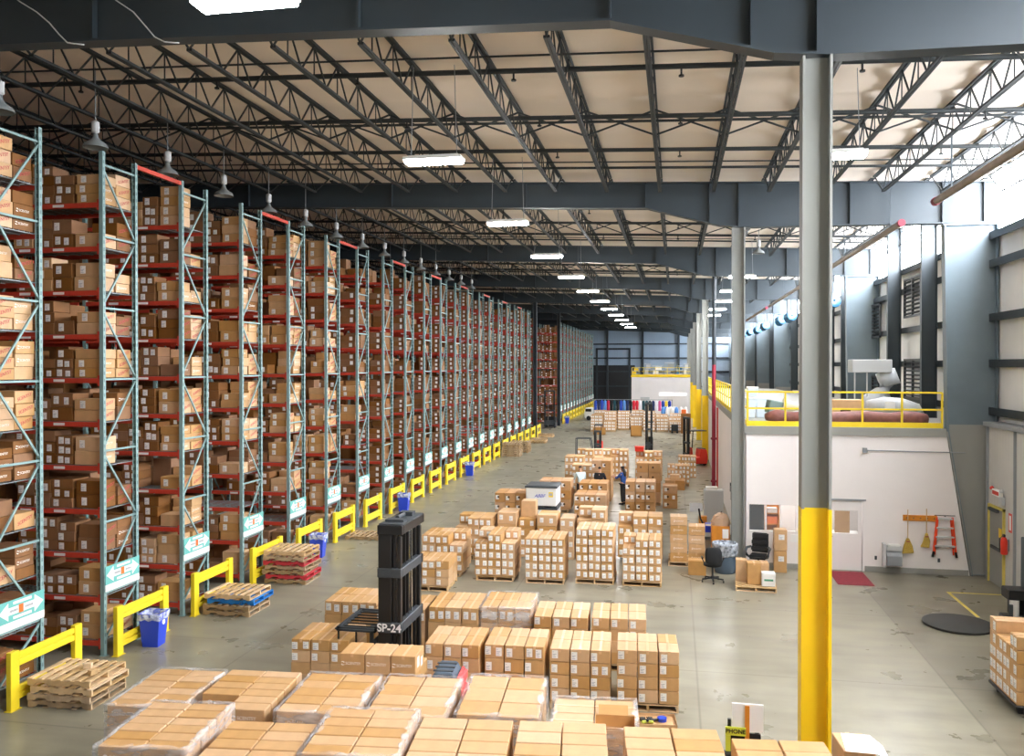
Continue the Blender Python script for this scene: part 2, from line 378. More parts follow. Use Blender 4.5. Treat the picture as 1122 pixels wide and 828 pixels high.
# switched-off dome lamps hanging over the rack ends
dome = MB().lathe([(.045, .30), (.06, .22), (.10, .16), (.22, .08), (.25, 0), (.235, 0), (.19, .08), (.05, .15)], 20).mesh('dome', 'dome_glass', smooth=.7)
cap = MB().lathe([(.05, .30), (.08, .33), (.08, .52), (.03, .56)], 14).mesh('ballast', 'light_grey', smooth=.7)
for k in range(15):
    y = 12.9+2.5*k; t = thing('pendant_dome_lamp', 'unlit glass dome lamp hanging over the rack ends, %s from the camera end' % ORD[k], 'ceiling light', (-11.6, y, 10.42), 0, 'unlit dome lamps')
    link('dome', dome, t); link('ballast', cap, t); MB().cyl((0, 0, .55), (0, 0, zt(-11.6)-10.42+.1), .012, 6).build('stem', 'grey', t)
t = thing('pendant_dome_lamp', 'unlit white dome lamp by the grey column over the office', 'ceiling light', (3.3, 35.6, 10.5)); link('dome', dome, t); link('ballast', cap, t)
MB().cyl((0, 0, .55), (0, 0, zt(3.3)-10.5+.1), .012, 6).build('stem', 'grey', t)
# radiant tube heaters hung along the outside wall
for i, (y0, y1) in enumerate(((9.5, 21.8), (24.9, 41), (43, 58), (60, 76))):
    t = thing('tube_heater', 'long brown tube heater hung under the roof, %s from the camera end' % ORD[i], 'heater', (6.08, 0, 9.9), 0, 'tube heaters along the outside wall')
    MB().cyl((0, y0, 0), (0, y1, 0), .085, 14).build('tube', 'heater_pipe' if 'heater_pipe' in MATS else 'column', t, smooth=.6)
    MB().cyl((0, y0-.05, 0), (0, y0+.12, 0), .10, 12).cyl((0, y1-.12, 0), (0, y1+.05, 0), .10, 12).build('end_cap', 'dark_red', t, smooth=.6)
    for y in (y0+1.2, (y0+y1)/2, y1-1.2):
        MB().bar((0, y, .08), (0, y, zt(6.08)-9.9), .035).build('hanger', 'steel', t)
# sagging electric cables under the first girder
for i, px in enumerate((((2, -14), (22, 2), (40, 13), (54, 25), (65, 38), (74, 47), (92, 49)), ((112, -14), (128, 1), (146, 13), (158, 27), (169, 40), (180, 46), (196, 47)))):
    tag(MB().tube([aty(x, y, 11.66) for x, y in px], .011, 6).build('hanging_cable', 'light_grey', smooth=True), 'pale electric cable looping off the nearest roof girder, %s one from the racks' % ORD[i], 'cable', 'cables on the roof girder')
# ================================================================ CARTON KIT
CM = {}
def carton_mesh(sx, sy, sz, mat='kraft'):
    k = ('c', sx, sy, sz, mat)
    if k not in CM:
        b = .012; m = MB()
        m.bx(-sx/2+.003, -sy/2+.003, .002, sx/2-.003, sy/2-.003, sz-.003)
        CM[k] = m.mesh('carton', [mat], bevel=.008)
    return CM[k]
def tape_mesh(sx, sy, sz, along='x'):
    """a strip of parcel tape over the lid seam, turned down over both ends"""
    k = ('t', sx, sy, sz, along)
    if k not in CM:
        w = .022; m = MB(); d = .06; e = .0015
        if along == 'x':
            m.bx(-sx/2, -w, sz-.004, sx/2, w, sz+e); m.bx(-sx/2-e, -w, sz-d, -sx/2+.004, w, sz+e).bx(sx/2-.004, -w, sz-d, sx/2+e, w, sz+e)
        else:
            m.bx(-w, -sy/2, sz-.004, w, sy/2, sz+e); m.bx(-w, -sy/2-e, sz-d, w, -sy/2+.004, sz+e).bx(-w, sy/2-.004, sz-d, w, sy/2+e, sz+e)
        CM[k] = m.mesh('tape', ['tape'])
    return CM[k]
def label_mesh(w, h):
    """paper label in the x-z plane facing -y, with rows of print"""
    k = ('l', round(w, 3), round(h, 3))
    if k not in CM:
        m = MB().bx(-w/2, -.0015, -h/2, w/2, .003, h/2)
        for i, (a, b) in enumerate(((.80, .30), (.52, .8), (.36, .55), (.16, .7))):
            m.bx(-w*.4, -.0025, -h/2+h*a-h*.035, -w*.4+w*.8*b, 0, -h/2+h*a+h*.035, 1)
        CM[k] = m.mesh('shipping_label', ['label', 'ink'])
    return CM[k]
def logo_mesh(size, mat, shear=0.):
    k = ('g', size, mat)
    if k not in CM:
        me = text_mesh('SCENTSY', size, mat, .0015, shear)
        if mat == 'print_white':          # round swirl mark before the word
            b = bmesh.new(); b.from_mesh(me); r = size*.55; cx = -size*2.75
            for s0, a0 in ((1, .4), (1, .4+PI)):
                v = []
                for i in range(9):
                    t = a0+i*.27; v.append((b.verts.new((cx+math.cos(t)*r, math.sin(t)*r, .0015)), b.verts.new((cx+math.cos(t)*r*(.35+.05*i), math.sin(t)*r*(.35+.05*i), .0015))))
                for p, q in zip(v, v[1:]): b.faces.new((p[0], q[0], q[1], p[1]))
            b.to_mesh(me); b.free()
        me.transform(Matrix.Rotation(PI/2, 4, 'X')); CM[k] = me
    return CM[k]
def mark_mesh():
    if 'mark' not in CM:     # dark round print of the big cartons
        m = MB().lathe([(.045, 0), (.045, .002)], 14); me = m.mesh('printed_mark', ['print_dark']); me.transform(Matrix.Rotation(PI/2, 4, 'X')); CM['mark'] = me
    return CM['mark']
def add_label(o, sy, sz, fx, fz, w=.10, h=.14, sx=None, face='front'):
    if face == 'front': l = link('shipping_label', label_mesh(w, h), o, (fx, -sy/2, fz))
    else: l = link('shipping_label', label_mesh(w, h), o, (sx/2, fx, fz), PI/2)
    return l
# ================================================================ PALLET RACKS
RX, RD, RP, R2 = -11.55, 1.15, 2.85, 15.55          # aisle-end plane, rack depth, pitch, near face of the second rack
LZ = [.20+.905*k for k in range(11)]                # beam undersides
RH = 10.4; BL = 2.55                                # upright height, beam length
up = MB()
up.bx(-.045, -.04, 0, .045, -.034, RH).bx(-.045, -.034, 0, -.038, .04, RH).bx(.038, -.034, 0, .045, .04, RH)
for i in range(68):
    z = .25+i*.15; up.bx(-.047, -.02, z, .047, .012, z+.07, 1)
up.bx(-.07, -.06, 0, .07, .07, .012)
upm = up.mesh('upright', ['rack_teal', 'rack_slot'])
hb = MB().bx(-.02, .04, -.02, .02, RD-.04, .02).mesh('horizontal_brace', 'rack_teal')
HZ = [1.28+1.475*k for k in range(7)]
db = MB().bar((0, .05, .06), (0, RD-.05, 1.42), .03, .04).mesh('diagonal_brace', 'rack_teal')
db2 = MB().bar((0, RD-.05, .06), (0, .05, 1.42), .03, .04).mesh('diagonal_brace', 'rack_teal')
db0 = MB().bar((0, .05, -.98), (0, RD-.05, -.06), .03, .04).mesh('diagonal_brace', 'rack_teal')
bm_ = MB().bx(-BL, -.03, 0, 0, .02, .10).bx(-BL, -.034, .02, 0, -.03, .035).bx(-.05, -.034, -.06, -.0, .02, .16)
for x in (-.95, -1.75): bm_.bx(x-.13, -.036, .022, x+.13, -.03, .078, 1)
bmm = bm_.mesh('beam', ['rack_red', 'label'])
dk = MB()
for i in range(9): dk.bx(-BL+.02, .06+i*.128, .09, -.02, .075+i*.128, .105)
for x in [-.04-.31*i for i in range(9)]: dk.bx(x-.015, .03, .075, x+.015, RD-.03, .09)
dkm = dk.mesh('wire_deck_grid', 'deck_wire')
def rack(n, y, bays=1, phrase=None, top_level_count=11):
    t = thing('pallet_rack', 'teal and red pallet rack full of cartons, %s rack up the aisle from the camera' % ORD[n], 'pallet rack', (RX, y, 0), 0, 'pallet racks along the aisle')
    for b in range(bays):
        for xx in ((0, -BL-.09) if b == 0 else (-2*BL-.18,)):
            link('upright', upm, t, (xx-.045 if xx == 0 else xx, .04, 0)); o = link('upright', upm, t, (xx-.045 if xx == 0 else xx, RD-.04, 0), PI)
            if xx == 0 or n < 6:
                for z in HZ: link('horizontal_brace', hb, t, (xx-.045 if xx == 0 else xx, 0, z))
                link('diagonal_brace', db0, t, (xx-.045 if xx == 0 else xx, 0, HZ[0]))
                for i, z in enumerate(HZ[:-1]): link('diagonal_brace', db if (i+n) % 2 else db2, t, (xx-.045 if xx == 0 else xx, 0, z))
        for z in LZ:
            bx = -.09-b*(BL+.09)
            link('beam', bmm, t, (bx, .035, z)); o = link('beam', bmm, t, (bx-BL, RD-.035, z), PI)
            link('wire_deck_grid', dkm, t, (bx, 0, z))
    return t
NEAR = 20; RACKS = []
for n in range(0, NEAR+1): RACKS.append((n, R2+RP*(n-1), 1))
for j in range(13): RACKS.append((NEAR+1+j, 86.4+RP*j, 3 if j == 0 else 1))
for n, y, b in RACKS: rack(n, y, b)
# the tie beams that join every other pair of racks over the picking aisles
tm = MB().bx(-.03, 0, -.09, .03, RP-RD, .0).mesh('cross_tie_beam', 'rack_red')
for i, n in enumerate((1, 3, 5, 7, 9, 11, 13, 15, 17)):
    y = R2+RP*(n-1)
    tag(link('cross_tie_beam', tm, None, (RX-.045, y+RD, RH-.02)), 'red tie beam bridging the rack tops between the %s and %s racks' % (ORD[n], ORD[n+1]), 'beam', 'red tie beams over the aisles')
# ---- cartons on the racks
SW = (.40, .46, .52); HT = (.20, .235, .29)
stock = MB()                                       # everything beyond the 300 that show largest
nprint = nlab = 0
PILE = ORD
def shelf_goods(n, y, bays):
    global nprint, nlab
    R = random.Random(100+n)
    vis = {0: 1.0, 1: 1.75}.get(n, 11.55*(RP-RD)/max(1, y-1.7)+.12)
    if bays > 1: vis = 4.6
    for k, z in enumerate(LZ):
        zb = z+.107; clear = .905-.16
        if k == 10: clear = .95
        if R.random() < .04 and n > 1: continue
        if n < 7: zc = z
        # aisle-end column: two piles deep, seen through the end frame
        x1 = RX-.10
        wx = R.choice((.52, .56, .6))
        for yi in (0, 1):
            if n == 0 and yi == 0: pass
            h = R.choice(HT); tiers = int(clear/h)-(R.random() < .35)-(k == 10 and R.random() < .6)
            if R.random() < .07: continue
            dy = R.choice((.46, .5)); cy = y+.07+.255+yi*.505+R.uniform(-.01, .01)
            printed = R.random() < .55; dark = R.random() < .25
            for t in range(max(1, tiers)):
                jx = R.uniform(0, .05); cx = x1-wx/2-jx
                if nprint < 300 and n < 8:
                    nprint += 1
                    o = link('printed_carton', carton_mesh(wx, dy, h, 'kraft_dark' if dark else 'kraft'), None, (cx, cy, zb+t*h))
                    tag(o, 'carton on the %s shelf up, %s pile, %s tier, aisle end of the %s rack' % (ORD[k], ('near', 'far')[yi], ORD[t], ORD[n]), 'carton', 'cartons at the aisle ends of the racks')
                    if printed: link('printed_logo', logo_mesh(.088, 'print_red', .3), o, (wx/2, 0, h*.5), PI/2).rotation_euler = (0, -.28, PI/2)
                    elif R.random() < .6: link('printed_logo', logo_mesh(.06, 'print_white'), o, (wx/2, 0, h*.5), PI/2)
                    if yi == 0 and R.random() < .8: add_label(o, dy, h, -wx*.2+R.uniform(-.02, .02), h*.5, .12, min(.16, h*.68))
                else:
                    stock.bx(cx-wx/2, cy-dy/2, zb+t*h, cx+wx/2, cy+dy/2, zb+t*h+h-.005, 0)
                    if yi == 0: stock.bx(cx+wx*.12, cy-dy/2-.004, zb+t*h+h*.2, cx+wx*.32, cy-dy/2, zb+t*h+h*.78, 1)
                    pass
        # the front face seen down the picking aisle
        x = x1-wx-.075; ci = 0
        # second row of piles behind the front ones
        xb = x
        while xb > RX-BL+.1 and bays == 1:
            hb_ = R.choice((.42, .55, .66)); stock.bx(max(xb-.5, RX-BL-.02), y+.62, zb, xb-.01, y+1.08, zb+hb_); xb -= .51
        while (x1-x < max(vis, .7)+.1 or n < 7) and x > RX-BL+.52-(bays-1)*2.6:
            w = R.choice(SW); h = R.choice(HT); tiers = int(clear/h)-(R.random() < .3)-(k == 10 and R.random() < .5)
            if R.random() < .05: x -= w; ci += 1; continue
            light = R.random() < .12
            for t in range(max(1, tiers)):
                cx = x-w/2-.01; cy = y+.08+.25+R.uniform(-.015, .02)
                if nlab < 300 and 1 <= n < 8 and x1-x < vis-.1:
                    nlab += 1
                    o = link('labelled_carton', carton_mesh(w, .5, h, 'kraft' if light else 'kraft_dark'), None, (cx, cy, zb+t*h))
                    tag(o, 'labelled carton on the %s shelf up, %s pile from the aisle, %s tier, %s rack' % (ORD[k], ORD[ci+1], ORD[t], ORD[n]), 'carton', 'labelled cartons down the picking aisles')
                    add_label(o, .5, h, -w*.22+R.uniform(-.03, .03), h*.52, .12, min(.16, h*.7))
                    if R.random() < .45: add_label(o, .5, h, w*.2, h*.45, .11, min(.15, h*.6))
                elif bays == 1 or not any(abs(cx-(RX-q)) < w/2+.09 for q in (BL+.09, 2*BL+.18)):
                    stock.bx(cx-w/2, cy-.25, zb+t*h, cx+w/2, cy+.25, zb+t*h+h-.005, 0)
                    stock.bx(cx-w*.3, cy-.254, zb+t*h+h*.2, cx-w*.08, cy-.25, zb+t*h+h*.75, 1)
            x -= w+.012; ci += 1
for n, y, b in RACKS: shelf_goods(n, y, b)
# the racks run on away from the aisle: their deeper bays, full of cartons
def deep_goods(n, y, bays):
    R = random.Random(900+n); x0 = RX-.14-bays*(BL+.09)-.05
    for k, z in enumerate(LZ):
        stock.bx(x0-8, y+.02, z, x0, y+.07, z+.1, 2); stock.bx(x0-8, y+RD-.07, z, x0, y+RD-.02, z+.1, 2)
        x = x0
        while x > x0-7.5:
            w = R.choice((.44, .52, .6)); h = R.choice((.45, .55, .66, .72))
            stock.bx(x-w+.01, y+.08, z+.107, x, y+.575, z+.107+h); stock.bx(x-w+.01, y+.585, z+.107, x, y+1.07, z+.107+R.choice((.45, .6, .72)))
            x -= w
for n, y, b in RACKS: deep_goods(n, y, b)
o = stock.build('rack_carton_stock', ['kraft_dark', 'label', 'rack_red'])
tag(o, 'remaining brown cartons filling the shelves of the pallet racks', 'cartons', kind='stuff')
# ---- aisle signs on the end frames
sg = MB().bx(0, .0, .14, .012, 1.12, .52, 0).mesh('arrow_panel', 'teal_sign')
ar = MB()
def arrow_geo(m):
    X0, X1 = .012, .0155
    def pr(p): m.prism(p, X0, X1, 'x')
    pr([(.03, .33), (.25, .17), (.25, .25), (.25, .41), (.25, .49)]); pr([(1.09, .33), (.87, .49), (.87, .17)])
    m.bx(X0, .25, .265, X1, .87, .395); m.bx(X0, .36, .435, X1, .80, .485); m.bx(X0, .36, .175, X1, .80, .225)
arrow_geo(ar); arm = ar.mesh('white_arrows', 'white')
osq = MB().bx(.0155, .49, .255, .0175, .60, .405).mesh('orange_square', 'orange')
nb = MB()
for i in range(7): nb.bx(.0155, .28+i*.028, .31, .017, .298+i*.028, .35); nb.bx(.0155, .64+i*.028, .31, .017, .658+i*.028, .35)
nbm = nb.mesh('small_print', 'grey')
wp = MB().bx(0, .0, .0, .012, 1.12, .137).mesh('lower_panel', 'white')
for n, y, b in RACKS:
    t = thing('aisle_sign', 'teal aisle sign with white two-way arrow on the %s rack' % ORD[n], 'sign', (RX+.012, y+.015, 1.32), 0, 'aisle arrow signs')
    link('arrow_panel', sg, t); link('white_arrows', arm, t); link('orange_square', osq, t); link('small_print', nbm, t); link('lower_panel', wp, t)
# ---- yellow end-of-rack guards
gp_ = MB().bx(-.05, -.10, 0, .05, .10, 1.02).bx(-.08, -.13, 0, .08, .13, .012).mesh('post', 'guard_yellow', bevel=.01)
gr = MB()
for z0 in (.0, .14): gr.bx(.0, .1, z0, .06, 1.5, z0+.10)
gr.bx(.0, .1, .08, .02, 1.5, .16); grm = gr.mesh('rail', 'guard_yellow', bevel=.012)
for n, y, b in RACKS:
    t = thing('rack_guard', 'yellow steel end guard in front of the %s rack' % ORD[n], 'guard rail', (RX+.24, y+.12, 0), 0, 'yellow rack end guards')
    link('post', gp_, t); link('post', gp_, t, (0, 1.6, 0)); link('rail', grm, t, (-.02, 0, .74)); link('rail', grm, t, (-.02, 0, .16))
# ---- blue waste bins hung on some guards
bn = MB(); a, b2 = (.17, .16), (.23, .21)
v = [(-a[0], -a[1], 0), (a[0], -a[1], 0), (a[0], a[1], 0), (-a[0], a[1], 0), (-b2[0], -b2[1], .70), (b2[0], -b2[1], .70), (b2[0], b2[1], .70), (-b2[0], b2[1], .70)]
w_ = [(x*.93, y*.93, max(z, .02)) for x, y, z in v]
bn.add(v+w_, [(0, 3, 2, 1)]+[(i, (i+1) % 4, 4+(i+1) % 4, 4+i) for i in range(4)]+[(4+i, 4+(i+1) % 4, 12+(i+1) % 4, 12+i) for i in range(4)]+[(8+i, 12+i, 12+(i+1) % 4, 8+(i+1) % 4) for i in range(4)]+[(8, 9, 10, 11)])
bnm = bn.mesh('tub', 'bin_blue')
rim = MB()
for i in range(4):
    p, q = v[4+i], v[4+(i+1) % 4]; rim.bar(p, q, .03, .03)
rimm = rim.mesh('rim', 'bin_blue')
lf = MB(); ring0 = [(x*1.02, y*1.02, z) for x, y, z in v[4:]]
lv = []
for i in range(24):
    f = i/24*4; j = int(f); g = f-j; p = Vector(ring0[j]).lerp(Vector(ring0[(j+1) % 4]), g); r_ = RND.uniform(-.012, .02)
    lv += [(p.x*1.05, p.y*1.05, .58+r_*2), (p.x*1.07, p.y*1.07, .715+r_), (p.x*.86, p.y*.86, .70+r_), (p.x*.75, p.y*.75, .52)]
lf.add(lv, [(i*4+j, ((i+1) % 24)*4+j, ((i+1) % 24)*4+j+1, i*4+j+1) for i in range(24) for j in range(3)])
lfm = lf.mesh('bin_liner', 'bag_film', smooth=True)
patch = MB().cyl((0, -.0, 0), (0, -.005, 0), .06, 14).mesh('round_sticker', 'label')
for n in (1, 4, 7, 11, 21):
    y = RACKS[n][1]; t = thing('waste_bin', 'blue waste bin with clear liner on the guard of the %s rack' % ORD[n], 'bin', (RX+.56, y+.85, 0), .1, 'blue waste bins along the racks')
    link('tub', bnm, t); link('rim', rimm, t); link('bin_liner', lfm, t); link('round_sticker', patch, t, (.212, .02, .5), PI/2)
# ================================================================ PALLET LOADS ON THE FLOOR
pst = MB().bx(-.02, 0, .022, .02, 1.2, .108).mesh('stringer', 'wood')
def slats(n, w, z, mat):
    m = MB()
    for i in range(n):
        y = (1.2-w)*i/(n-1); m.bx(-.525, y, z, .525, y+w, z+.018)
    return m.mesh('deck_slats', mat, bevel=.003)
PAL = {}
for c in ('wood', 'wood_old', 'wood_blue', 'wood_red'):
    PAL[c] = (slats(7, .10, .11, c), slats(5, .10, 0, c), MB().prism([(0, .02), (.15, .02), (.18, .06), (.36, .06), (.39, .02), (.81, .02), (.84, .06), (1.02, .06), (1.05, .02), (1.2, .02), (1.2, .108), (0, .108)], -.02, .02, 'x').mesh('stringer', c))
def pallet(x, y, z, rz, label, mat='wood', group='wooden pallets under the loads', turn=False):
    """x, y: front-left corner; turn: slats run front to back"""
    t = thing('wooden_pallet', label, 'pallet', (x, y, z), rz, group)
    top, bot, st = PAL[mat]
    for nm, me in (('top_slats', top), ('bottom_slats', bot)):
        o = link(nm, me, t, (.525, 0, 0) if not turn else (0, .525, 0), 0 if not turn else -PI/2)
        if turn: o.location = (0, .525, 0)
    for s in (-.505, 0, .505): link('stringer', st, t, (.525+s, 0, 0) if not turn else (0, .525+s, 0), 0 if not turn else -PI/2)
    return t
fstock = MB(); COUNT = {}
def rot2(x, y, a): return (x*math.cos(a)-y*math.sin(a), x*math.sin(a)+y*math.cos(a))
def load(x, y, w, d, top, cols, rows, lays, rz, phrase, name='carton', group='cartons on the pallet loads', lab=1, skip=(), seen_front=99, right=False, left=False,
         mat='kraft', base=.145, pal='wood', logo=False, limit=300, jit=.006, tape='y', mark=False, hidden=True, seed=0):
    """one pallet load; skip = (col, row, layer) left out; only cartons that can be seen are objects, the covered ones go into the stock mesh"""
    R = random.Random(hash_(phrase)+seed)
    if pal and w < .97: pal = None; base = 0.0 if base == .145 else base
    if pal: pallet(x+rot2((w-1.05)/2, 0, rz)[0], y+rot2((w-1.05)/2, .01, rz)[1], 0, rz, 'wooden pallet under the %s' % phrase, pal)
    sx, sy, sz = round(w/cols-.012, 3), round(d/rows-.012, 3), round((top-base)/lays, 4)
    for l in range(lays):
        for r in range(rows):
            for c in range(cols):
                if (c, r, l) in skip: continue
                covered = l < lays-1 and (c, r, l+1) not in skip
                front = r == 0 or (c, r-1, l) in skip
                side = (right and c == cols-1) or (left and c == 0) or (right and (c+1, r, l) in skip)
                vis = not covered or (front and l >= lays-seen_front) or side
                jx, jy = R.uniform(-jit, jit)*.5, R.uniform(-jit, jit)
                dx, dy = rot2((c+.5)*w/cols+jx, (r+.5)*d/rows+jy, rz); zb = base+l*sz
                if vis and COUNT.get(name, 0) < limit:
                    COUNT[name] = COUNT.get(name, 0)+1
                    o = link(name, carton_mesh(sx, sy, round(sz-.003, 4), mat), None, (x+dx, y+dy, zb), rz+R.uniform(-.002, .002))
                    LN = 'top' if l == lays-1 else ORD[lays-1-l]
                    tag(o, 'carton, %s layer, %s file, %s row, %s' % (LN, ORD[c], ORD[r], phrase), 'carton', group)
                    if tape and not covered: link('tape', tape_mesh(sx, sy, sz-.003, tape), o)
                    if front and lab:
                        lw = min(.11, sx*.3); lh = min(.15, sz*.6)
                        add_label(o, sy, sz, -sx*.28+R.uniform(-.015, .015), sz*.5+R.uniform(-.02, .02), lw, lh)
                        if lab == 2 or R.random() < .12: add_label(o, sy, sz, sx*.24+R.uniform(-.02, .02), sz*.48, lw, lh)
                    if mark and front: link('printed_mark', mark_mesh(), o, (-sx*.15, -sy/2, sz*.55))
                    if logo and front: link('printed_logo', logo_mesh(min(.065, sx*.14), 'print_white'), o, (.02, -sy/2, sz*.5))
                elif hidden or vis:
                    a, b = x+dx, y+dy; cs = [rot2(u*sx/2, v*sy/2, rz) for u, v in ((-1, -1), (1, -1), (1, 1), (-1, 1))]
                    fstock.prism([(a+p, b+q) for p, q in cs], zb, zb+sz-.003, 'z')
def hash_(s): return sum((i+1)*ord(ch) for i, ch in enumerate(s))
def wrap(x, y, w, d, z0, top, rz, label):
    """clear film round a load with a crumpled lip turned in over the top"""
    R = random.Random(hash_(label)); g = .024; n = 14; m = MB(); ring = []
    for (ax, ay), (bx, by) in zip(((-g, -g), (w+g, -g), (w+g, d+g), (-g, d+g)), ((w+g, -g), (w+g, d+g), (-g, d+g), (-g, -g))):
        for i in range(n): ring.append((ax+(bx-ax)*i/n, ay+(by-ay)*i/n))
    N = len(ring); vs = []
    for i, (px, py) in enumerate(ring):
        j = R.uniform(-.004, .012); cx, cy = w/2, d/2
        ux, uy = cx-px, cy-py; q = math.hypot(ux, uy); ux /= q; uy /= q; li = R.uniform(.02, .11)
        vs += [(px, py, z0), (px-ux*abs(j)*.8, py-uy*abs(j)*.8, (z0+top)/2), (px+ux*abs(j)*-.5, py+uy*abs(j)*-.5, top-.02), (px, py, top+.012+R.uniform(0, .012)), (px+ux*li, py+uy*li, top+.012+R.uniform(0, .006))]
    m.add(vs, [(i*5+k, ((i+1) % N)*5+k, ((i+1) % N)*5+k+1, i*5+k+1) for i in range(N) for k in range(4)])
    o = m.build('stretch_wrap', 'stretch_film', None, (x, y, 0), rz, smooth=True); tag(o, label, 'stretch wrap', 'clear film around the pallet loads'); return o
# front line, largest in the picture
LR = .105
def corner(bx, by, d, rz): dx, dy = rot2(0, -d, rz); return bx+dx, by+dy       # back-left corner -> front-left corner
LINE1 = [((-6.48, 9.66), 1.03, 1.27, 1.75, 'front-line load nearest the racks', 6, True), ((-5.27, 9.44), 1.06, 1.22, 1.70, 'second front-line load from the racks', 5, False), ((-4.17, 9.90), 1.08, 1.25, 1.75, 'third front-line load from the racks', 5, True),
         ((-3.03, 9.97), 1.12, 1.22, 1.70, 'middle front-line load', 4, False), ((-1.86, 10.10), 1.06, 1.22, 1.70, 'front-line load third from the yellow column', 4, False), ((-.62, 10.30), 1.12, 1.22, 1.65, 'front-line load second from the yellow column', 4, False), ((.64, 10.27), 1.08, 1.2, 1.62, 'front-line load touching the yellow column', 4, False)]
for (bx, by), w, d, top, ph, rows, wr in LINE1:
    x, y = corner(bx, by, d, LR)
    load(x, y, w, d, top, 2, rows, 6, LR, ph, tape=None, right=False, seen_front=1, lab=0, logo=True, jit=.008)
    if wr: wrap(x, y, w, d, .3, top, LR, 'clear stretch wrap around the '+ph)
MR = .078
LINE2 = [((-7.84, 11.88), 1.06, 1.44, 1.30, 'second-line load nearest the racks', 6, 5, True), ((-6.6, 11.80), 1.12, 1.44, 1.40, 'second-line load second from the racks', 6, 5, False), ((-5.28, 11.76), 1.05, 1.40, 1.45, 'second-line load third from the racks', 5, 5, True),
         ((-4.10, 11.88), 1.06, 1.40, 1.45, 'second-line load fourth from the racks', 4, 5, True), ((-2.92, 12.12), 1.09, 1.42, 1.45, 'second-line load fifth from the racks', 3, 5, True)]
for i, ((bx, by), w, d, top, ph, rows, lays, wr) in enumerate(LINE2):
    x, y = corner(bx, by, d, MR); sk = [(0, 0, 4), (0, 1, 4)] if i == 1 else ()
    load(x, y, w, d, top, 2, rows, lays, MR, ph, tape=None, seen_front=1, lab=0, logo=True, right=(i == 1), skip=sk, jit=.008)
    if wr: wrap(x, y, w, d, .3, top, MR, 'clear stretch wrap around the '+ph)
# last load of the second line: film pulled up round a half-empty carton
x, y = corner(-1.60, 11.40, .95, MR)
load(x, y, 1.08, .95, 1.22, 2, 2, 4, MR, 'second-line load nearest the column, below its open carton', tape='x', seen_front=1, lab=0)
for c, r in ((0, 0), (0, 1), (1, 1)):
    dx, dy = rot2((c+.5)*.54, (r+.5)*.475, MR); o = link('carton', carton_mesh(.53, .465, .265), None, (x+dx, y+dy, 1.222), MR)
    tag(o, 'carton beside the open carton, %s file, %s row, second-line load nearest the column' % (ORD[c], ORD[r]), 'carton', 'cartons on the pallet loads'); link('tape', tape_mesh(.53, .465, .265, 'x'), o)
dx, dy = rot2(.805, .24, MR); t = thing('open_carton', 'open empty brown carton on the wrapped load near the yellow column', 'carton', (x+dx, y+dy, 1.222), MR)
m = MB().bx(-.255, -.225, 0, .255, .225, .01)
for q in ((-.255, -.225, -.248, .225), (.248, -.225, .255, .225), (-.255, -.225, .255, -.218), (-.255, .218, .255, .225)): m.bx(q[0], q[1], 0, q[2], q[3], .26)
m.build('shell', 'kraft', t); MB().box(-.02, .29, .30, .38, .16, .008, 0, 0, .5).build('flap', 'kraft', t); MB().bx(-.19, -.222, .255, .19, -.214, .28).build('flap', 'kraft', t)
wrap(x, y, 1.08, .95, .3, 1.50, MR, 'loose clear film pulled up around the half-empty second-line load')
# small carton at the foot of the column with a sheet of paper on it
o = link('carton', carton_mesh(.36, .5, .34), None, (2.04, 10.42, 1.28), .1); tag(o, 'small carton with a white paper sheet beside the yellow column foot', 'carton'); link('tape', tape_mesh(.36, .5, .34, 'y'), o)
load(1.86, 10.14, .38, .56, 1.28, 1, 1, 4, .1, 'carton stack beside the yellow column foot', seen_front=1, lab=0, pal=None, base=.0)
m = MB().add([(-.2, -.25, .0), (.14, -.30, .004), (.20, .2, .004), (-.12, .24, .0), (.26, -.38, -.06), (.30, .05, -.05)], [(0, 1, 2, 3), (1, 4, 5, 2)])
tag(m.build('paper_sheet', 'label', None, (2.08, 10.40, 1.625), .1), 'white paper sheet lying on the small carton beside the yellow column', 'paper')
# third line
PR = .05
load(-6.90, 14.45, 1.10, 1.05, 1.00, 3, 2, 4, PR, 'third-line load nearest the racks', seen_front=2, tape='y')
load(-5.35, 12.72, 1.30, 1.0, 1.07, 3, 2, 4, PR, 'load under the three logo cartons', seen_front=1, lab=0, tape='y')
for i in range(3):
    dx, dy = rot2(.02+.42*i+.2, .16+.29, PR); o = link('logo_carton', carton_mesh(.405, .56, .32), None, (-5.28+dx, 12.62+dy, 1.075), PR)
    tag(o, 'carton with white printed logo before the black mast, %s of three from the racks' % ORD[i], 'carton', 'three logo cartons before the black mast'); link('tape', tape_mesh(.405, .56, .32, 'y'), o); link('printed_logo', logo_mesh(.062, 'print_white'), o, (.02, -.28, .16))
    if i == 2: add_label(o, .56, .32, -.1, .18, .12, .16, .405, 'side'); add_label(o, .56, .32, .12, .12, .1, .14, .405, 'side')
load(-4.32, 14.33, .98, 1.04, 1.12, 3, 2, 4, PR, 'third-line load just past the black mast', seen_front=3, right=True)
load(-3.28, 14.46, 1.06, 1.02, 1.12, 3, 2, 4, PR, 'middle third-line load', seen_front=3, right=True)
load(-2.15, 14.62, 1.06, 1.08, 1.07, 3, 2, 4, PR, 'third-line load second from the bare floor', seen_front=4)
load(-1.00, 14.80, 1.08, 1.0, 1.06, 3, 2, 4, PR, 'end third-line load beside the bare floor', seen_front=4, right=True)
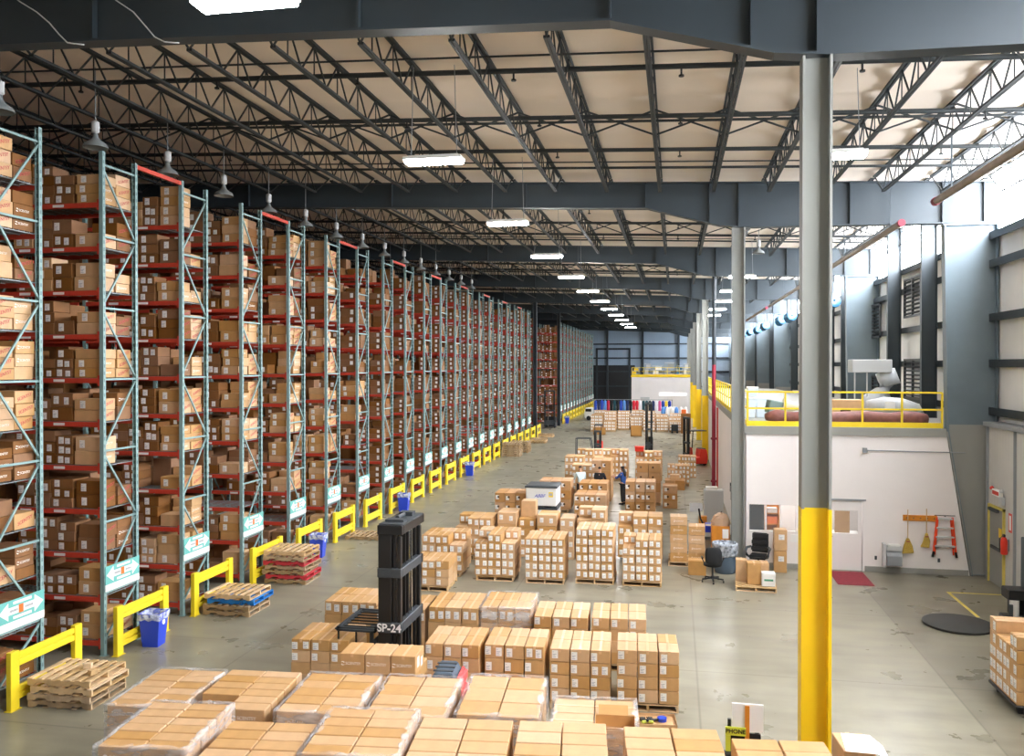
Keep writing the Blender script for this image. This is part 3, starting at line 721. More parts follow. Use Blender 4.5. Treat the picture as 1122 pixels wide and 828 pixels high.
# fourth line
load(-7.32, 16.92, 1.15, 1.15, 1.00, 3, 2, 3, PR, 'fourth-line load nearest the racks', seen_front=1, lab=2)
load(-6.05, 16.55, 1.05, 1.15, 1.02, 3, 2, 3, PR, 'fourth-line load behind the black mast', seen_front=1, lab=2)
load(-4.93, 16.58, 1.04, 1.18, 1.10, 3, 2, 3, PR, 'fourth-line load just past the black mast', seen_front=1, lab=2)
load(-3.86, 16.70, 1.04, 1.18, 1.12, 3, 2, 3, PR, 'film-wrapped middle fourth-line load', seen_front=1, lab=2, jit=.014)
wrap(-3.86, 16.70, 1.04, 1.18, .3, 1.12, PR, 'clear stretch wrap around the middle fourth-line load')
load(-2.74, 16.52, 1.07, 1.12, 1.05, 3, 2, 4, PR, 'fourth-line load second from the bare floor', seen_front=1)
load(-1.62, 16.66, 1.08, 1.1, 1.04, 3, 2, 4, PR, 'end fourth-line load beside the bare floor', seen_front=1, right=True)
# fifth line: tall loads with two labels to a carton
K5 = dict(name='twin_label_carton', group='cartons with two labels on the tall loads', lab=2, tape='y')
load(-7.0, 21.65, 1.13, 1.05, .82, 3, 2, 3, .04, 'low load of the tall-load line', right=True, **{**K5, 'lab': 1})
load(-7.10, 23.26, 1.2, 1.18, 1.17, 3, 2, 4, .03, 'tall-load line, nearest the racks', right=True, skip=[(2, 0, 3)], **K5)
load(-5.50, 23.03, 1.14, 1.2, 1.30, 3, 2, 5, .02, 'tall-load line, second from the racks', right=True, skip=[(0, 0, 4), (2, 0, 4)], **K5)
load(-4.06, 22.98, 1.09, 1.15, 1.25, 3, 2, 5, .02, 'tall-load line, third from the racks', right=True, **K5)
load(-2.69, 23.22, 1.04, 1.1, 1.51, 3, 2, 6, .0, 'tallest load of the tall-load line', right=True, **K5)
load(-1.41, 23.22, 1.05, 1.05, 1.27, 3, 2, 5, .0, 'tall-load line, last before the bare floor', skip=[(0, 0, 4)], **K5)
# ragged small-carton loads behind the tall line
KS = dict(name='small_carton', group='small labelled cartons on mixed loads', lab=2, tape=None, limit=300)
load(-6.69, 25.45, 1.15, 1.1, 1.30, 3, 2, 4, .02, 'mixed load behind the low stack', right=True, skip=[(0, 0, 3)], **KS)
load(-5.45, 25.9, .60, .9, 1.42, 1, 2, 4, .0, 'mixed load before the white crates', **KS)
o = link('plain_carton', carton_mesh(.46, .44, .50), None, (-4.55, 26.6, 1.22), 0); tag(o, 'tall plain brown carton standing before the white crates', 'carton')
load(-4.82, 26.1, .55, .9, 1.22, 1, 2, 4, .0, 'mixed load under the tall plain carton', **KS)
load(-4.2, 25.9, .62, .9, 1.38, 1, 2, 4, .0, 'mixed load at the white crates corner', **KS)
load(-3.5, 26.0, .45, .9, 1.28, 1, 2, 4, .0, 'narrow mixed load beyond the crates', **KS)
load(-2.98, 26.1, .88, .9, 1.55, 2, 2, 5, .0, 'mixed load before the round-print cartons', skip=[(0, 0, 4)], **KS)
load(-1.72, 26.0, 1.35, .95, 1.42, 3, 2, 4, .0, 'mixed load at the bare floor edge', skip=[(0, 0, 3)], **KS)
# big cartons with a dark round print
KB = dict(name='large_carton', group='large cartons with a dark round print', tape=None, mat='kraft_mid', mark=True, jit=.004)
load(-6.66, 31.15, 1.18, 1.2, 1.22, 3, 2, 3, .02, 'load left of the white crates', **KB)
load(-5.45, 34.2, 1.3, 1.2, 1.30, 3, 2, 3, .02, 'load behind the white crates', right=True, **KB)
load(-3.73, 31.7, 1.19, 1.2, 1.16, 3, 2, 3, .0, 'load between the crates and the woman', right=True, **KB)
load(-3.85, 34.4, 1.15, 1.2, 1.22, 3, 2, 3, .0, 'load before the two men', right=True, **KB)
load(-1.83, 31.85, 1.11, 1.0, 1.67, 3, 2, 4, .0, 'load before the woman', right=True, **KB)
load(-1.63, 36.78, 1.02, .9, 1.81, 2, 2, 4, .0, 'plain load beyond the woman', **{**KB, 'lab': 0})
load(-.52, 36.1, .62, .8, .95, 1, 2, 3, .0, 'short load on the dark pallet by the woman', **KB)
load(-3.63, 37.4, .86, 1.5, 1.81, 2, 3, 4, .0, 'load behind the man in black', right=True, **KB)
load(-5.25, 40.7, .9, 1.1, 1.6, 2, 2, 5, .0, 'mixed load behind the man in the pale shirt', **KS)
load(-4.75, 39.4, 1.0, 1.0, 1.36, 2, 2, 4, .0, 'mixed load beside the man in the pale shirt', **KS)
load(-4.9, 42.5, 1.3, 1.0, 1.75, 3, 2, 5, .0, 'mixed load by the thin steel frame', skip=[(0, 0, 4), (2, 0, 4)], **KS)
load(-3.7, 44.0, 1.3, 1.1, 1.62, 3, 2, 5, .0, 'mixed load beside the grey mast', skip=[(1, 0, 4)], **KS)
load(-2.0, 43.5, 1.35, 1.1, 1.60, 3, 2, 5, .0, 'mixed load at the tall dark mast', skip=[(0, 0, 4), (2, 0, 4)], **KS)
load(-.49, 41.5, .95, 1.0, .46, 2, 2, 1, .0, 'low load alone on the bare floor', **{**KB, 'lab': 0, 'mark': False})
o = link('plain_carton', carton_mesh(.46, .42, .24), None, (-.02, 41.9, .465)); tag(o, 'single plain carton lying on the low load alone on bare floor', 'carton')
load(-.39, 42.95, 1.1, 1.0, 1.02, 3, 2, 4, .0, 'mixed load behind the low load', skip=[(0, 0, 3)], **KS)
load(.15, 46.2, .95, 1.0, 1.15, 3, 2, 4, .0, 'mixed load nearest the red truck', **KS)
# the far block of loads beyond the open cross aisle
far = MB(); R = random.Random(5)
for r in range(3):
    x = -7.5+R.uniform(-.1, .1)
    while x < .5:
        y = 77.2+r*1.6+(0 if x > -6.2 else -.8); lay = R.choice((4, 5, 5, 6, 6)) if r else R.choice((3, 4, 5, 5)); w = 1.05
        if r == 0 and (-5.4 < x < -3.9 or x > .2): x += 1.16; continue
        for l in range(lay):
            for c in range(3):
                for rr in range(2):
                    far.bx(x+c*.35, y+rr*.5, .15+l*.27, x+c*.35+.34, y+rr*.5+.49, .15+l*.27+.262, 0)
                far.bx(x+c*.35+.04, y-.006, .2+l*.27, x+c*.35+.16, y, .37+l*.27, 1); far.bx(x+c*.35+.2, y-.006, .2+l*.27, x+c*.35+.3, y, .36+l*.27, 1)
        far.bx(x, y, 0, x+w, y+1.0, .14, 2); x += 1.16
tag(far.build('distant_carton_stock', ['kraft', 'label', 'wood_old']), 'packed block of small labelled cartons beyond the open cross aisle', 'cartons', kind='stuff')
if fstock.v: tag(fstock.build('floor_carton_stock', ['kraft']), 'covered brown cartons inside the pallet loads on the floor', 'cartons', kind='stuff')
# two white bulk crates with dark lids, one on the other
cb = MB().prism([(-.56, 0), (.56, 0), (.57, .66), (-.57, .66)], -.57, .57, 'y').mesh('crate_body', 'white', bevel=.02)
cl = MB().bx(-.60, -.60, .655, .60, .60, .72).bx(-.56, -.56, .72, .56, .56, .735).mesh('lid', 'dark_grey', bevel=.012)
cf = MB()
for xx in (-.5, 0, .5): cf.bx(xx-.08, -.55, -.055, xx+.08, .55, .005)
cfm = cf.mesh('skid', 'dark_grey')
for i, z in enumerate((.055, .85)):
    t = thing('bulk_crate', 'white plastic bulk crate with dark lid, %s of the pair' % ('lower', 'upper')[i], 'crate', (-4.82, 31.25, z), .0, 'pair of white bulk crates')
    link('crate_body', cb, t); link('lid', cl, t); link('skid', cfm, t)
    if i:
        me = text_mesh('ABBF', .17, 'bin_blue', .002, .35); me.transform(Matrix.Rotation(PI/2, 4, 'X')); link('lettering', me, t, (-.06, -.576, .36))
        MB().bx(-.08, -.003, -.09, .08, .003, .09).bx(-.06, -.005, -.04, .06, -.002, .05, 1).build('warning_label', ['yellow', 'ink'], t, (.36, -.571, .42))
# things standing between the loads
t = thing('open_carton', 'small open carton of tape and tools on the floor by the end third-line load', 'carton', (-.28, 13.55, 0), .1)
m = MB().bx(-.3, -.22, 0, .3, .22, .012)
for q in ((-.3, -.22, -.292, .22), (.292, -.22, .3, .22), (-.3, -.22, .3, -.212), (-.3, .212, .3, .22)): m.bx(q[0], q[1], 0, q[2], q[3], .42)
m.build('shell', 'kraft', t); MB().bx(-.29, -.21, .36, .29, .21, .38).build('inner_tray', 'kraft', t)
t = thing('tape_gun', 'blue tape dispenser lying on the small open carton', 'tape dispenser', (-.2, 13.58, .385), .5)
MB().lathe([(.045, 0), (.075, 0), (.075, .05), (.045, .05)], 16).build('tape_roll', 'bin_blue', t, smooth=.6); MB().bx(-.14, -.015, .01, -.06, .015, .05).bx(-.2, -.02, 0, -.13, .02, .045).build('handle', 'black', t, bevel=.006)
t = thing('work_gloves', 'black and lime work gloves on the small open carton', 'gloves', (-.44, 13.5, .385), .2)
for i, (px, r_) in enumerate(((-.05, .3), (.06, -.5))):
    m = MB().box(px, 0, .025, .085, .11, .035, 0, r_).box(px, -.075, .025, .08, .05, .03, 1, r_)
    for f in range(4): m.bar((px-.032+f*.021, .05, .03), (px-.04+f*.026, .11+.01*(f in (1, 2)), .025), .018)
    m.bar((px+.04, -.01, .03), (px+.075, .04, .025), .02); m.build('glove', ['black_soft', 'lime'], t, bevel=.006)
# ================================================================ LOOSE PALLETS ALONG THE RACKS
def pstack(x, y, mats, phrase, rz=0., turn=True, seed=1):
    R = random.Random(seed)
    for i, c in enumerate(mats):
        what = {'wood': 'pale wooden pallet', 'wood_old': 'weathered wooden pallet', 'wood_blue': 'blue painted pallet', 'wood_red': 'red painted pallet'}[c]
        pos = 'only one' if len(mats) == 1 else 'bottom one' if i == 0 else 'topmost' if i == len(mats)-1 else ORD[i]+' from the floor'
        pallet(x+R.uniform(-.05, .05), y+R.uniform(-.05, .05), i*.1285, rz+R.uniform(-.03, .03), '%s, %s, in the %s' % (what, pos, phrase), c, 'pallets stacked along the racks', turn)
pstack(-11.12, 12.95, ['wood_old', 'wood_old', 'wood', 'wood'], 'stack by the nearest rack guard', .04)
for i, (x, y) in enumerate(((-10.45, 13.62), (-10.15, 13.35))):
    tag(MB().box(0, 0, .045, .14, .10, .09, 0, .3+i).build('wood_block', 'wood', None, (x, y, .516), bevel=.004), 'loose wood block on the nearest pallet stack, %s the racks' % ('nearer', 'farther from')[i], 'wood block')
pstack(-11.12, 18.64, ['wood_old', 'wood_old', 'wood_blue', 'wood'], 'stack by the third rack guard', 0, True, 4)
pstack(-11.12, 21.60, ['wood_old', 'wood_red', 'wood_old', 'wood_old', 'wood_red', 'wood_old', 'wood'], 'stack by the fourth rack guard', 0, True, 5)
a = atz(377, 591); pstack(a.x, a.y, ['wood_old'], 'flat spot by the sixth rack guard', 0, True, 6)
a = atz(546, 500); a.x += .25; pstack(a.x, a.y, ['wood_old']*7, 'first far pallet stack along the racks', 0, True, 7)
pstack(a.x+.1, a.y+2.6, ['wood_old']*6, 'second far pallet stack along the racks', 0, True, 8)
a = atz(567, 488); pstack(a.x+.6, a.y+2, ['wood_old', 'wood', 'wood_old'], 'third far pallet stack along the racks', 0, True, 9)
a = atz(574, 482); pstack(a.x+.7, a.y+3, ['wood', 'wood_old'], 'fourth far pallet stack along the racks', 0, True, 10)
# ================================================================ TRUCKS
def upright_bars(m, x0, x1, y0, h): m.bx(x0, y0, .05, x1, y0+.14, h)
t = thing('order_picker', 'black order picker with tall mast marked SP-24 between the loads', 'order picker truck', (-5.28, 14.6, 0))
mm = MB()
for y in (0, 1.16):
    mm.bx(0, y, .06, .25, y+.17, 3.0).bx(.27, y+.03, .06, .33, y+.14, 2.95).bx(.35, y+.03, .06, .42, y+.14, 2.9)
mast = mm.build('mast', 'black', t, bevel=.012)
for z0, hh, x1 in ((2.94, .17, .46), (2.16, .17, .44), (1.16, .19, .44)):
    MB().bx(-.012, -.02, z0, x1, .08, z0+hh).bx(x1-.12, .08, z0, x1, 1.33, z0+hh).bx(-.012, 1.25, z0, x1, 1.35, z0+hh).build('cross_member', 'dark_grey' if z0 < 2.9 else 'black', t, bevel=.012)
MB().bx(.0, .05, 3.112, .45, 1.3, 3.125).bx(.05, .25, 3.12, .4, .45, 3.17).bx(.1, .9, 3.12, .36, 1.1, 3.20).cyl((.2, .5, 3.16), (.2, .9, 3.16), .04, 10).build('top_pulley_cover', 'dark_grey', t)
MB().cyl((.30, .30, .1), (.30, .30, 2.95), .035, 12).cyl((.30, 1.0, .1), (.30, 1.0, 2.95), .035, 12).build('lift_cylinder', 'chrome', t, smooth=.6)
for y in (.45, .62, .8): MB().bar((.37, y, .2), (.37, y, 2.95), .02, .012).build('lift_chain', 'black', t)
me = text_mesh('SP-24', .20, 'label', .003, 0, .022); me.transform(Matrix.Rotation(PI/2, 4, 'X')); link('lettering', me, t, (.215, -.026, 1.255))
g = MB().bx(-.78, -.1, 1.17, -.0, -.0, 1.25).bx(-.78, 1.05, 1.17, 0, 1.15, 1.25).bx(-.80, -.1, 1.17, -.68, 1.15, 1.25).bx(-.08, -.1, 1.17, 0, 1.15, 1.25).build('overhead_guard', 'dark_grey', t, bevel=.03, seg=2)
for i in range(6): MB().bar((-.7, .10+.17*i, 1.22), (-.05, .10+.17*i, 1.22), .03, .02).build('guard_bar', 'black', g)
for x, y in ((-.74, -.05), (-.40, -.05)): MB().cyl((x, y, 1.02 if x < -.5 else .1), (x, y, 1.18), .018, 8).build('guard_rod', 'black', t)
MB().bx(-.44, .0, .06, -.02, 1.1, .22).bx(-.14, .02, .22, -.02, 1.08, 1.0).build('operator_platform', 'black_soft', t, bevel=.02)
MB().bx(-.36, .45, 1.02, -.24, .65, 1.10).bx(-.34, .47, .2, -.27, .53, 1.02).build('control_console', 'dark_grey', t, bevel=.01)
for y in (.2, .9): MB().bar((.0, y, .05), (.85, y, .05), .12, .05).build('fork', 'dark_grey', t)
for x in (-.4, .25):
    for y in (.12, 1.1): MB().cyl((x, y-.05, .075), (x, y+.05, .075), .075, 14).build('wheel', 'black_soft', t)
# red-rimmed grey truck body showing between the loads
t = thing('pallet_truck', 'grey and pink-red power unit of a truck low between the loads', 'pallet truck', (-3.92, 13.2, 0), .08)
MB().bx(0, 0, .08, .56, .75, .72).build('body', 'pink_red', t, bevel=.08, seg=3)
MB().prism([(0, 0), (.42, 0), (.42, .14), (.34, .28), (.06, .28), (0, .16)], .06, .66, 'y').build('cover', 'slate', t, (.02, .02, .72), bevel=.02)
for i in range(3): MB().bx(.05, .14+.18*i, .998, .38, .20+.18*i, 1.012).build('cover_rib', 'dark_grey', t)
MB().bx(.40, .05, .70, .54, .70, .92).build('backrest', 'pink_red', t, bevel=.05, seg=2)
for y in (.1, .65): MB().cyl((.1, y-.04, .08), (.1, y+.04, .08), .08, 14).build('wheel', 'black_soft', t)
def reach_truck(loc, label, h, body='black', rz=0., w=.9, frame_x=1.3):
    t = thing('reach_truck', label, 'reach truck', loc, rz)
    m = MB()
    for x in (0, w-.16): m.bx(x, 0, .1, x+.08, .16, h).bx(x+.08, .03, .1, x+.15, .14, h*.97)
    m.build('mast', 'black', t)
    for z in (.5, h*.45, h-.12): MB().bx(0, -.01, z, w-.01, .17, z+.12).build('cross_member', 'dark_grey', t)
    MB().cyl((w*.35, .08, .2), (w*.35, .08, h*.95), .03, 8).build('lift_cylinder', 'chrome', t)
    MB().prism([(.25, .1), (1.25, .1), (1.3, .5), (1.22, .95), (.85, 1.0), (.8, .5), (.35, .45), (.3, 1.1), (.25, 1.1)], 0, w, 'x').build('chassis', body, t, bevel=.03)
    MB().bx(.05, .85, .9, w-.05, 1.2, 1.02).build('power_unit_cover', 'dark_grey', t, bevel=.04)
    for x in (.04, w-.04): MB().bar((x, .3, 1.05), (x, .35, 2.05), .045).build('guard_post', 'black', t)
    gg = MB().bx(-.02, .2, 2.05, w+.02, 1.2, 2.1).build('overhead_guard', 'black', t)
    for x in (.15, w-.25): MB().bar((x, 0, .08), (x, -1.0, .06), .11, .045).build('fork', 'dark_grey', t)
    MB().bx(.1, -.06, .3, w-.15, 0, .75).build('fork_carriage', 'dark_grey', t)
    for x in (.08, w-.08):
        for y in (.35, 1.1): MB().cyl((x-.05, y, .12), (x+.05, y, .12), .12, 14).build('wheel', 'black_soft', t)
    return t
a = atz(711, 496); reach_truck((a.x-.25, a.y, 0), 'dark reach truck with tall black mast beyond the mixed loads', 3.45, 'black', .0, .5)
a = atz(654, 501); reach_truck((a.x-.2, a.y, 0), 'grey-topped truck with short mast beside the thin steel frame', 1.75, 'red', .0, .5)
a = atz(766, 510); reach_truck((a.x-.95, a.y+.4, 0), 'bright red reach truck parked under the yellow-footed columns', 2.9, 'red', -1.2, .75)
a = atz(601, 467); reach_truck((a.x-.1, a.y-2.2, 0), 'black order-picking truck parked at the cross aisle by the racks', 3.6, 'black_soft', .0, 1.05)
# thin steel frame (a rolling stand) beyond the loads
a = aty(631, 500, 50.5); t = thing('rolling_stand', 'thin grey steel stand with a slanting brace beyond the loads', 'stand', (a.x, 50.5, 0))
for x in (0, 1.1): MB().bar((x, 0, .08), (0 if x == 0 else .85, 0, 1.62), .05).build('leg', 'dark_grey', t)
for x in (0, 1.1): MB().bar((x, .7, .08), (0 if x == 0 else .85, .7, 1.62), .05).build('leg', 'dark_grey', t)
MB().bar((-.03, 0, 1.62), (.9, 0, 1.62), .05).bar((-.03, .7, 1.62), (.9, .7, 1.62), .05).bar((0, 0, 1.62), (0, .7, 1.62), .05).bar((.87, 0, 1.62), (.87, .7, 1.62), .05).build('top_frame', 'dark_grey', t)
for x in (0, 1.1):
    for y in (0, .7): MB().cyl((x, y-.02, .05), (x, y+.02, .05), .05, 10).build('caster', 'black_soft', t)
a = atz(697, 505); o = MB().bx(-.22, -.2, 0, .22, .2, .22).bx(-.24, -.22, .2, .24, .22, .24).build('red_crate', 'red', None, (-1.8, 43.9, 1.605), bevel=.01); tag(o, 'small red plastic crate on the mixed load at the tall dark mast', 'crate')
# ================================================================ PEOPLE
def skin_mesh(verts, edges, radii, mats, matf=None, sub=2, root=0):
    me = bpy.data.meshes.new('figure'); me.from_pydata(verts, edges, [])
    o = bpy.data.objects.new('figure', me); C.objects.link(o)
    o.modifiers.new('s', 'SKIN'); sd = o.modifiers.new('u', 'SUBSURF'); sd.levels = sd.render_levels = sub
    sv = me.skin_vertices[0].data
    for i, r in enumerate(radii): sv[i].radius = r if isinstance(r, tuple) else (r, r); sv[i].use_root = i == root
    bpy.context.view_layer.update()
    out = bpy.data.meshes.new_from_object(o.evaluated_get(bpy.context.evaluated_depsgraph_get())); bpy.data.objects.remove(o)
    out.materials.clear()
    for m in mats: out.materials.append(MATS[m])
    for p in out.polygons: p.use_smooth = True; p.material_index = matf(p.center) if matf else 0
    return out
def person(label, loc, rz, hgt, shirt, hair, longhair=False, arms=None, lean=0., hat=False):
    """faces +y locally; arms = ((elbow, wrist) left, (elbow, wrist) right) in metres for a 1.7 m figure"""
    t = thing('person', label, 'person', loc, rz, None); s = hgt/1.7; t.scale = (s, s, s)
    V = []; E = []; RR = []
    def v(p, r, to=None):
        y = p[1]+lean*max(0, p[2]-.95); V.append((p[0], y, p[2])); RR.append(r); i = len(V)-1
        if to is not None: E.append((to, i))
        return i
    pel = v((0, 0, .95), (.15, .10)); wa = v((0, 0, 1.10), (.125, .09), pel); ch = v((0, .01, 1.28), (.155, .11), wa); nb = v((0, 0, 1.42), (.075, .065), ch)
    nk = v((0, .015, 1.49), .05, nb); h0 = v((0, .035, 1.555), (.062, .078), nk); h1 = v((0, .03, 1.63), (.074, .09), h0); v((0, .025, 1.69), (.045, .055), h1)
    nose = v((0, .115, 1.585), .012, h0)
    arms = arms or (((-.27, 0, 1.12), (-.28, .06, .88)), ((.27, 0, 1.12), (.28, .06, .88)))
    wr = []
    for sgn, (el, wri) in zip((-1, 1), arms):
        sh = v((sgn*.185, 0, 1.38), .062, ch); e = v(el, .043, sh); w = v(wri, .028, e); wr.append(wri)
        d = (Vector(wri)-Vector(el)).normalized(); pm_ = Vector(wri)+d*.05; pl = v(tuple(pm_), (.036, .02), w)
        side = d.cross(Vector((sgn, .3, .2))).normalized()
        for f in range(4):
            b_ = pm_+d*.045+side*(f-1.5)*.019; k = v(tuple(b_), .009, pl); k2 = v(tuple(b_+d*(.03+.006*(f in (1, 2)))+Vector((-sgn*.008, 0, -.006))), .008, k); v(tuple(b_+d*.05+Vector((-sgn*.022, 0, -.014))), .007, k2)
        th = pm_+side*(-.04)+d*.005; k = v(tuple(th), .011, pl); v(tuple(th+d*.035+side*(-.012)), .009, k)
    for sgn in (-1, 1):
        hp = v((sgn*.095, 0, .88), .095, pel); kn = v((sgn*.10, .02, .49), .06, hp); an = v((sgn*.10, -.01, .09), .042, kn); v((sgn*.11, .11, .04), (.042, .03), an)
    link('body', skin_mesh(V, E, RR, ['skin']), t)
    ly = lambda z: lean*max(0, z-.95)
    # clothing: shirt with sleeves, trousers, shoes, hair
    V2 = [(0, ly(.93), .84), (0, ly(1.1), 1.10), (0, .01+ly(1.28), 1.28), (0, ly(1.42), 1.425)]; E2 = [(0, 1), (1, 2), (2, 3)]; R2_ = [(.168, .12), (.145, .108), (.172, .125), (.085, .075)]
    for sgn, (el, wri) in zip((-1, 1), arms):
        a0 = len(V2); el2 = Vector((el[0], el[1]+ly(el[2]), el[2])); w2 = Vector((wri[0], wri[1]+ly(wri[2]), wri[2]))
        V2 += [(sgn*.19, ly(1.38), 1.385), tuple(el2), tuple(el2.lerp(w2, .45))]; E2 += [(2, a0), (a0, a0+1), (a0+1, a0+2)]; R2_ += [.075, .056, .047]
    link('shirt', skin_mesh(V2, E2, R2_, [shirt]), t)
    V3 = [(0, 0, 1.02)]; E3 = []; R3 = [(.165, .118)]
    for sgn in (-1, 1):
        a0 = len(V3); V3 += [(sgn*.095, 0, .86), (sgn*.10, .02, .49), (sgn*.10, -.01, .10)]; E3 += [(0, a0), (a0, a0+1), (a0+1, a0+2)]; R3 += [.108, .076, .066]
    link('trousers', skin_mesh(V3, E3, R3, ['trousers']), t)
    for sgn in (-1, 1): MB().prism([(-.07, 0), (.17, 0), (.19, .03), (.10, .075), (.0, .105), (-.07, .10)], sgn*.105-.045, sgn*.105+.045, 'x').build('shoe', 'black_soft', t, bevel=.015, seg=2)
    hv = [(0, ly(1.6)+.0, 1.60), (0, ly(1.67)-.005, 1.67), (0, ly(1.70)+.02, 1.705)]; he = [(0, 1), (1, 2)]; hr = [(.078, .078), (.085, .098), (.05, .06)]
    if longhair: hv += [(0, ly(1.5)-.07, 1.50), (0, ly(1.36)-.11, 1.36), (0, ly(1.24)-.12, 1.24)]; he += [(0, 3), (3, 4), (4, 5)]; hr += [(.10, .07), (.11, .06), (.06, .035)]
    link('hair', skin_mesh(hv, he, hr, [hair]), t)
    for sgn in (-1, 1):
        MB().lathe([(.001, -.004), (.011, -.002), (.011, .002), (.001, .004)], 8).build('eye', 'black', t, (sgn*.03, .112+ly(1.61), 1.612))
        MB().lathe([(.006, -.03), (.013, -.01), (.015, .012), (.006, .03)], 8).build('ear', 'skin', t, (sgn*.076, .025+ly(1.6), 1.6))
    MB().bx(-.022, .098, 1.545, .022, .112, 1.553).build('mouth', 'dark_red', t, (0, ly(1.55), 0))
    return t
a = atz(683, 552.5)
person('long-haired woman in a blue top standing at the big cartons, reaching to a carton', (a.x, a.y, 0), 1.15, 1.64, 'shirt_blue', 'hair', True, (((-.20, .20, 1.18), (-.12, .44, 1.22)), ((.20, .20, 1.18), (.12, .44, 1.22))), .06)
person('man in a pale blue shirt seen from behind between the loads', (-3.98, 36.35, 0), .5, 1.66, 'shirt_pale', 'hair_brown', False, (((-.25, .12, 1.14), (-.16, .36, 1.10)), ((.25, .12, 1.14), (.16, .36, 1.10))), .12)
person('man in a black shirt seen from behind between the loads', (-3.2, 36.5, 0), -.15, 1.62, 'shirt_black', 'hair', False, (((-.25, .15, 1.16), (-.14, .36, 1.16)), ((.25, .15, 1.16), (.14, .36, 1.16))), .08)
# ================================================================ FAR END OF THE HALL
m = MB().bx(-5.28, 105, 0, 1.95, 112, 4.55).bx(-5.34, 104.9, 4.55, 2.0, 112, 4.72, 1)
o = m.build('wall_far_office', ['office_white', 'yellow']); struct(o)
struct(MB().bx(-1.9, 104.9, 2.3, -.2, 105.0, 2.6).bx(.0, 104.9, 2.3, 1.3, 105.0, 2.6).build('window_2', 'far_lit' if 'far_lit' in MATS else 'white'))
struct(MB().bx(-4.2, 104.93, 0, -3.1, 105.0, 2.1).build('door_2', 'light_grey'))
def rail(name, label, pts, z, hgt, posts, loc=(0, 0, 0)):
    """two-rail yellow guard rail with toe board along a line"""
    t = thing(name, label, 'guard rail', loc)
    p, q = Vector((*pts[0], z)), Vector((*pts[1], z))
    for dz in (hgt, hgt*.52): MB().bar(p+Vector((0, 0, dz)), q+Vector((0, 0, dz)), .05).build('rail', 'guard_yellow', t)
    MB().bar(p+Vector((0, 0, .08)), q+Vector((0, 0, .08)), .02, .15).build('toe_board', 'guard_yellow', t)
    for i in range(posts):
        c = p.lerp(q, i/(posts-1)); MB().bar(c, c+Vector((0, 0, hgt)), .05).build('post', 'guard_yellow', t)
    return t
rail('mezzanine_rail', 'yellow rail on the roof of the far white office', ((-5.25, 105.05), (1.9, 105.05)), 4.72, 1.0, 6)
R = random.Random(11)
for i, (x, w, h, c) in enumerate(((-4.9, .9, 1.0, 'yellow'), (-3.4, .8, 1.5, 'light_grey'), (-2.2, 1.3, 1.2, 'white'), (-.7, 1.2, 1.6, 'grey'), (.5, .8, 1.2, 'blue_fan'), (1.3, .6, 1.5, 'light_grey'))):
    t = thing('storage_shelf', '%s shelf of stored goods on the far office roof, %s along from the racks' % ({'yellow': 'yellow', 'light_grey': 'pale grey', 'white': 'white', 'grey': 'dark grey', 'blue_fan': 'blue'}[c], ORD[i]), 'shelf', (x, 107, 4.72), 0, 'stored shelves on the far office roof')
    for xx in (-w/2, w/2-.05): MB().bx(xx, 0, 0, xx+.05, .6, h).build('upright', 'grey', t)
    for z in (.15, h*.55, h-.05): MB().bx(-w/2, 0, z, w/2, .6, z+.05).build('shelf_board', 'light_grey', t)
    MB().bx(-w*.4, .05, .2, w*.1, .5, h*.5).bx(-w*.2, .05, h*.55+.05, w*.4, .5, h*.9).build('stored_goods', c, t)
# garments on a long rail and white sacks behind the far block of cartons
t = thing('garment_rail', 'long steel garment rail behind the far block of cartons', 'rail', (-8.0, 84.5, 0))
MB().bar((0, 0, 2.6), (7.75, 0, 2.6), .05).build('rail', 'grey', t)
for x in (0, 7.7): MB().bar((x, 0, 0), (x, 0, 2.6), .05).build('post', 'grey', t)
gcol = {'royal blue': '#2746a8', 'navy': '#1f2c55', 'crimson': '#c42a45', 'dark teal': '#1d4650', 'black': '#15171c', 'sky blue': '#5b8fd0', 'pink': '#d65a8c', 'red': '#d02035', 'yellow': '#e2c23a', 'white': '#e8e8ee'}
for k, h in gcol.items(): pm('cloth_'+k, h, .85)
seq = ['royal blue', 'navy', 'royal blue', 'sky blue', 'crimson', 'black', 'dark teal', 'black', 'royal blue', 'sky blue', 'navy', 'black', 'red', 'red', 'white', 'dark teal', 'dark teal', 'black', 'navy', 'white', 'pink', 'royal blue', 'yellow', 'royal blue']
gmesh = {}
for i, k in enumerate(seq):
    if k not in gmesh:
        g = MB(); n = 12
        g.lathe([(.02, 1.02), (.05, 1.0), (.145, .90), (.14, .6), (.135, .3), (.15, .02), (.12, 0)], 14, sx=1, sy=.42)
        for s in (-1, 1): g.tube([(s*.09, 0, .92), (s*.125, .03, .72), (s*.12, .05, .42)], [.03, .03, .025], 8)
        gmesh[k] = g.mesh('garment', 'cloth_'+k, smooth=True)
    tag(link('hanging_garment', gmesh[k], None, (-7.8+.315*i, 84.5, 1.52), R.uniform(-.15, .15)), '%s garment on the far rail, %s from the racks' % (k, ORD[i]), 'garment', 'garments on the far rail')
for i in range(9):
    g = MB().lathe([(.03, .8), (.09, .78), (.17, .6), (.2, .3), (.18, .05), (.12, 0)], 14, sx=1, sy=.7)
    tag(g.build('white_sack', 'white' if i % 3 else 'cloth_sky blue', None, (-1.15+.42*i if i < 6 else -.9+.42*(i-6), 82.85 if i < 6 else 83.4, 1.2 if i < 6 else 1.2), smooth=True), '%s plump sack on the bench behind the cartons, %s from the racks' % ('white' if i % 3 else 'pale blue', ORD[i]), 'sack', 'sacks behind the far cartons')
t = thing('sack_bench', 'long plain bench carrying white sacks behind the far cartons', 'bench', (-1.6, 82.5, 0)); MB().bx(0, 0, 1.1, 3.0, 1.5, 1.2).build('bench_top', 'light_grey', t)
